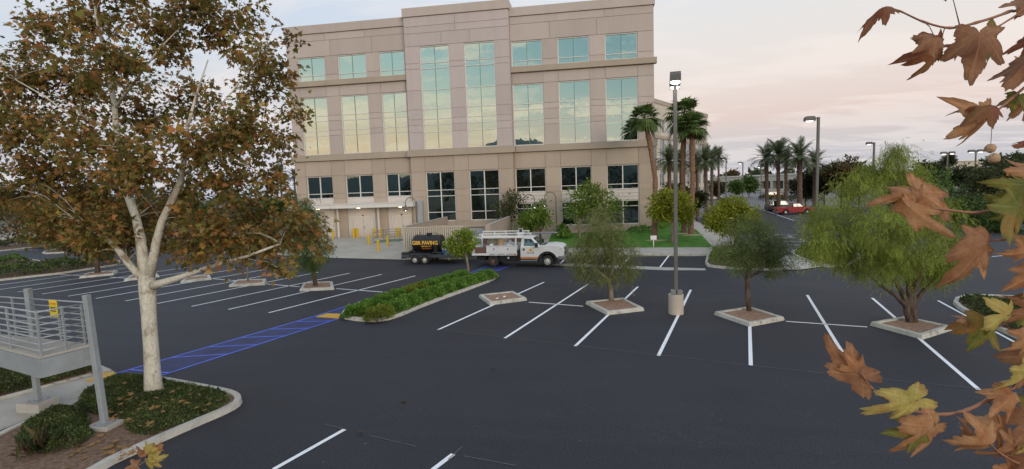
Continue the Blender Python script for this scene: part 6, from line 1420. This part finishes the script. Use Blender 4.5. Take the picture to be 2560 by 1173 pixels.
# yellow sprig poking up at the bottom edge: a low side shoot of another young sycamore below
sp0=dep(300,1290,5.0); sg=thing('sycamore_sapling','yellow leaved sycamore shoot poking up at the bottom left edge','tree',(sp0.x,sp0.y,0))
m=MB(); P=[Vector((sp0.x,sp0.y,0)),Vector((sp0.x,sp0.y,sp0.z*.6)),sp0,dep(335,1172,5.0),dep(372,1147,5.0)]; m.tube(P,[.03,.02,.012,.006,.004],7); m.build('stem',M['twig'],sg,world=True,smooth=True)
for i,(x,y,a,s_,mt) in enumerate(((370,1130,50,42,'fl_yellow'),(375,1128,10,38,'fl_yellow'),(378,1150,5,44,'fl_yellow'),(368,1152,-70,40,'fl_yellow'),(340,1165,190,40,'fl_brown'),(352,1140,120,34,'fl_brown'),(395,1120,30,24,'fl_tan'))):
    near_leaf(x,y,a,s_*.8,5.0,mt,sg,Vector((sp0.x,sp0.y,0)),rnd.uniform(-30,30),rnd.uniform(0,25),.3,.2,90+i)
# ------------------------------------------------------------------ hills on the horizon (behind the camera they show in the glass)
hl=MB(); n=90; vs=[]
for k in range(n+1):
    a=math.radians(-170+160*k/n) ; R=900; hh=52+16*math.sin(k*.35)+9*math.sin(k*.83+1)+5*math.sin(k*1.9)+46*math.exp(-((k-40)/3.8)**2)+34*math.exp(-((k-46.5)/4)**2)
    for rr,z in ((R,-2),(R+60,hh*.55),(R+170,hh)): vs.append((rr*math.cos(a),rr*math.sin(a),z))
hl.add(vs,[(3*k+j,3*k+j+1,3*k+4+j,3*k+3+j) for k in range(n) for j in (0,1)])
M['hill']=plain('hill',(.14,.17,.165),.95,var=.25,scale=.01); struct('hills',hl,M['hill'],smooth=True)
# ------------------------------------------------------------------ sky, sun, camera
SUN_EL=math.radians(7); SUN_ROT=math.radians(148)
w=bpy.data.worlds.new('World'); bpy.context.scene.world=w; w.use_nodes=True; nt=w.node_tree
bg_=nt.nodes['Background']
sky=N(nt,'ShaderNodeTexSky'); sky.sky_type='NISHITA'; sky.sun_disc=False; sky.sun_elevation=SUN_EL; sky.sun_rotation=SUN_ROT; sky.air_density=1.2; sky.dust_density=2.5; sky.ozone_density=1.5
tc=N(nt,'ShaderNodeTexCoord'); sx_=N(nt,'ShaderNodeSeparateXYZ'); nt.links.new(tc.outputs['Generated'],sx_.inputs[0])
# dusk air: pale pink over the eastern horizon, gold to teal over the western one
ea0=ramp(nt,[(0,(.43,.435,.475)),(.05,(.49,.475,.50)),(.11,(.63,.515,.475)),(.19,(.68,.615,.58)),(.27,(.65,.635,.625)),(.36,(.60,.63,.69)),(.6,(.50,.58,.70)),(1,(.40,.52,.70))])
ea1=ramp(nt,[(0,(.40,.43,.52)),(.06,(.52,.53,.60)),(.14,(.54,.535,.56)),(.22,(.52,.565,.63)),(.32,(.50,.57,.67)),(.6,(.43,.54,.70)),(1,(.38,.50,.70))])
for r_ in (ea0,ea1): nt.links.new(sx_.outputs[2],r_.inputs[0])
mxe=N(nt,'ShaderNodeMapRange'); mxe.interpolation_type='SMOOTHSTEP'; nt.links.new(sx_.outputs[0],mxe.inputs[0]); mxe.inputs[1].default_value=.15; mxe.inputs[2].default_value=-.55
class _E: outputs=[mixc(nt,mxe.outputs[0],ea0.outputs[0],ea1.outputs[0])]
ea=_E
we0=ramp(nt,[(0,(1.05,.68,.44)),(.08,(1.02,.72,.49)),(.13,(.90,.75,.58)),(.18,(.70,.77,.70)),(.24,(.54,.70,.71)),(.34,(.40,.60,.70)),(.5,(.38,.58,.76)),(1,(.30,.45,.68))])
we1=ramp(nt,[(0,(.80,.66,.54)),(.08,(.70,.64,.56)),(.13,(.52,.60,.58)),(.20,(.34,.50,.54)),(.28,(.25,.42,.50)),(.5,(.30,.52,.74)),(1,(.30,.45,.68))])
for r_ in (we0,we1): nt.links.new(sx_.outputs[2],r_.inputs[0])
mx=N(nt,'ShaderNodeMapRange'); mx.interpolation_type='SMOOTHSTEP'; nt.links.new(sx_.outputs[0],mx.inputs[0]); mx.inputs[1].default_value=-.42; mx.inputs[2].default_value=.14
class _W: outputs=[mixc(nt,mx.outputs[0],we0.outputs[0],we1.outputs[0])]
we=_W
mr=N(nt,'ShaderNodeMapRange'); mr.interpolation_type='SMOOTHSTEP'; nt.links.new(sx_.outputs[1],mr.inputs[0]); mr.inputs[1].default_value=.35; mr.inputs[2].default_value=-.55
base=mixc(nt,mr.outputs[0],ea.outputs[0],we.outputs[0])
# thin cloud sheets: direction projected on a high flat layer
ad=N(nt,'ShaderNodeMath',operation='ADD'); nt.links.new(sx_.outputs[2],ad.inputs[0]); ad.inputs[1].default_value=.10
dv=N(nt,'ShaderNodeVectorMath',operation='DIVIDE'); cb=N(nt,'ShaderNodeCombineXYZ')
for k in range(3): nt.links.new(ad.outputs[0],cb.inputs[k])
nt.links.new(tc.outputs['Generated'],dv.inputs[0]); nt.links.new(cb.outputs[0],dv.inputs[1])
mp_=N(nt,'ShaderNodeMapping'); mp_.inputs['Scale'].default_value=(.8,1.7,1); mp_.inputs['Location'].default_value=(3.2,1.4,0); nt.links.new(dv.outputs[0],mp_.inputs[0])
cn=noise(nt,1.15,7,.58,vec=mp_.outputs[0],dist=.5); cr=ramp(nt,[(.47,(0,0,0)),(.60,(1,1,1))]); nt.links.new(cn.outputs[0],cr.inputs[0])
cc_=mixc(nt,mr.outputs[0],(.78,.70,.66),(1.12,.92,.72))
fa=N(nt,'ShaderNodeMath',operation='MULTIPLY'); nt.links.new(cr.outputs[0],fa.inputs[0]); fm=N(nt,'ShaderNodeMapRange'); nt.links.new(mr.outputs[0],fm.inputs[0]); fm.inputs[3].default_value=.4; fm.inputs[4].default_value=.7; nt.links.new(fm.outputs[0],fa.inputs[1])
cl=mixc(nt,fa.outputs[0],base,cc_)
sk=N(nt,'ShaderNodeVectorMath',operation='SCALE'); nt.links.new(sky.outputs[0],sk.inputs[0]); sk.inputs['Scale'].default_value=.05
tot=mixc(nt,.10,cl,sk.outputs[0],'ADD')
nt.links.new(tot,bg_.inputs[0]); bg_.inputs[1].default_value=1.0
sd=bpy.data.lights.new('sun','SUN'); so=bpy.data.objects.new('sun',sd); C.objects.link(so); sd.energy=1.7; sd.angle=math.radians(38); sd.color=(1,.84,.70)
dr=Vector((math.sin(SUN_ROT)*math.cos(SUN_EL),math.cos(SUN_ROT)*math.cos(SUN_EL),math.sin(SUN_EL))); so.rotation_euler=dr.to_track_quat('Z','Y').to_euler(); so.location=(0,-20,30)
cd=bpy.data.cameras.new('camera'); co=bpy.data.objects.new('camera',cd); C.objects.link(co); cd.sensor_fit='HORIZONTAL'; cd.sensor_width=36; cd.lens=36*FPX/2560; cd.clip_start=.05; cd.clip_end=4000
mw=Matrix(((CR[0],CU[0],-CF[0],0),(CR[1],CU[1],-CF[1],0),(CR[2],CU[2],-CF[2],CH),(0,0,0,1))); co.matrix_world=mw
sc_=bpy.context.scene; sc_.camera=co
vs_=sc_.view_settings; vs_.view_transform='Standard'; vs_.look='None'; vs_.exposure=.3; vs_.gamma=1; vs_.use_curve_mapping=False
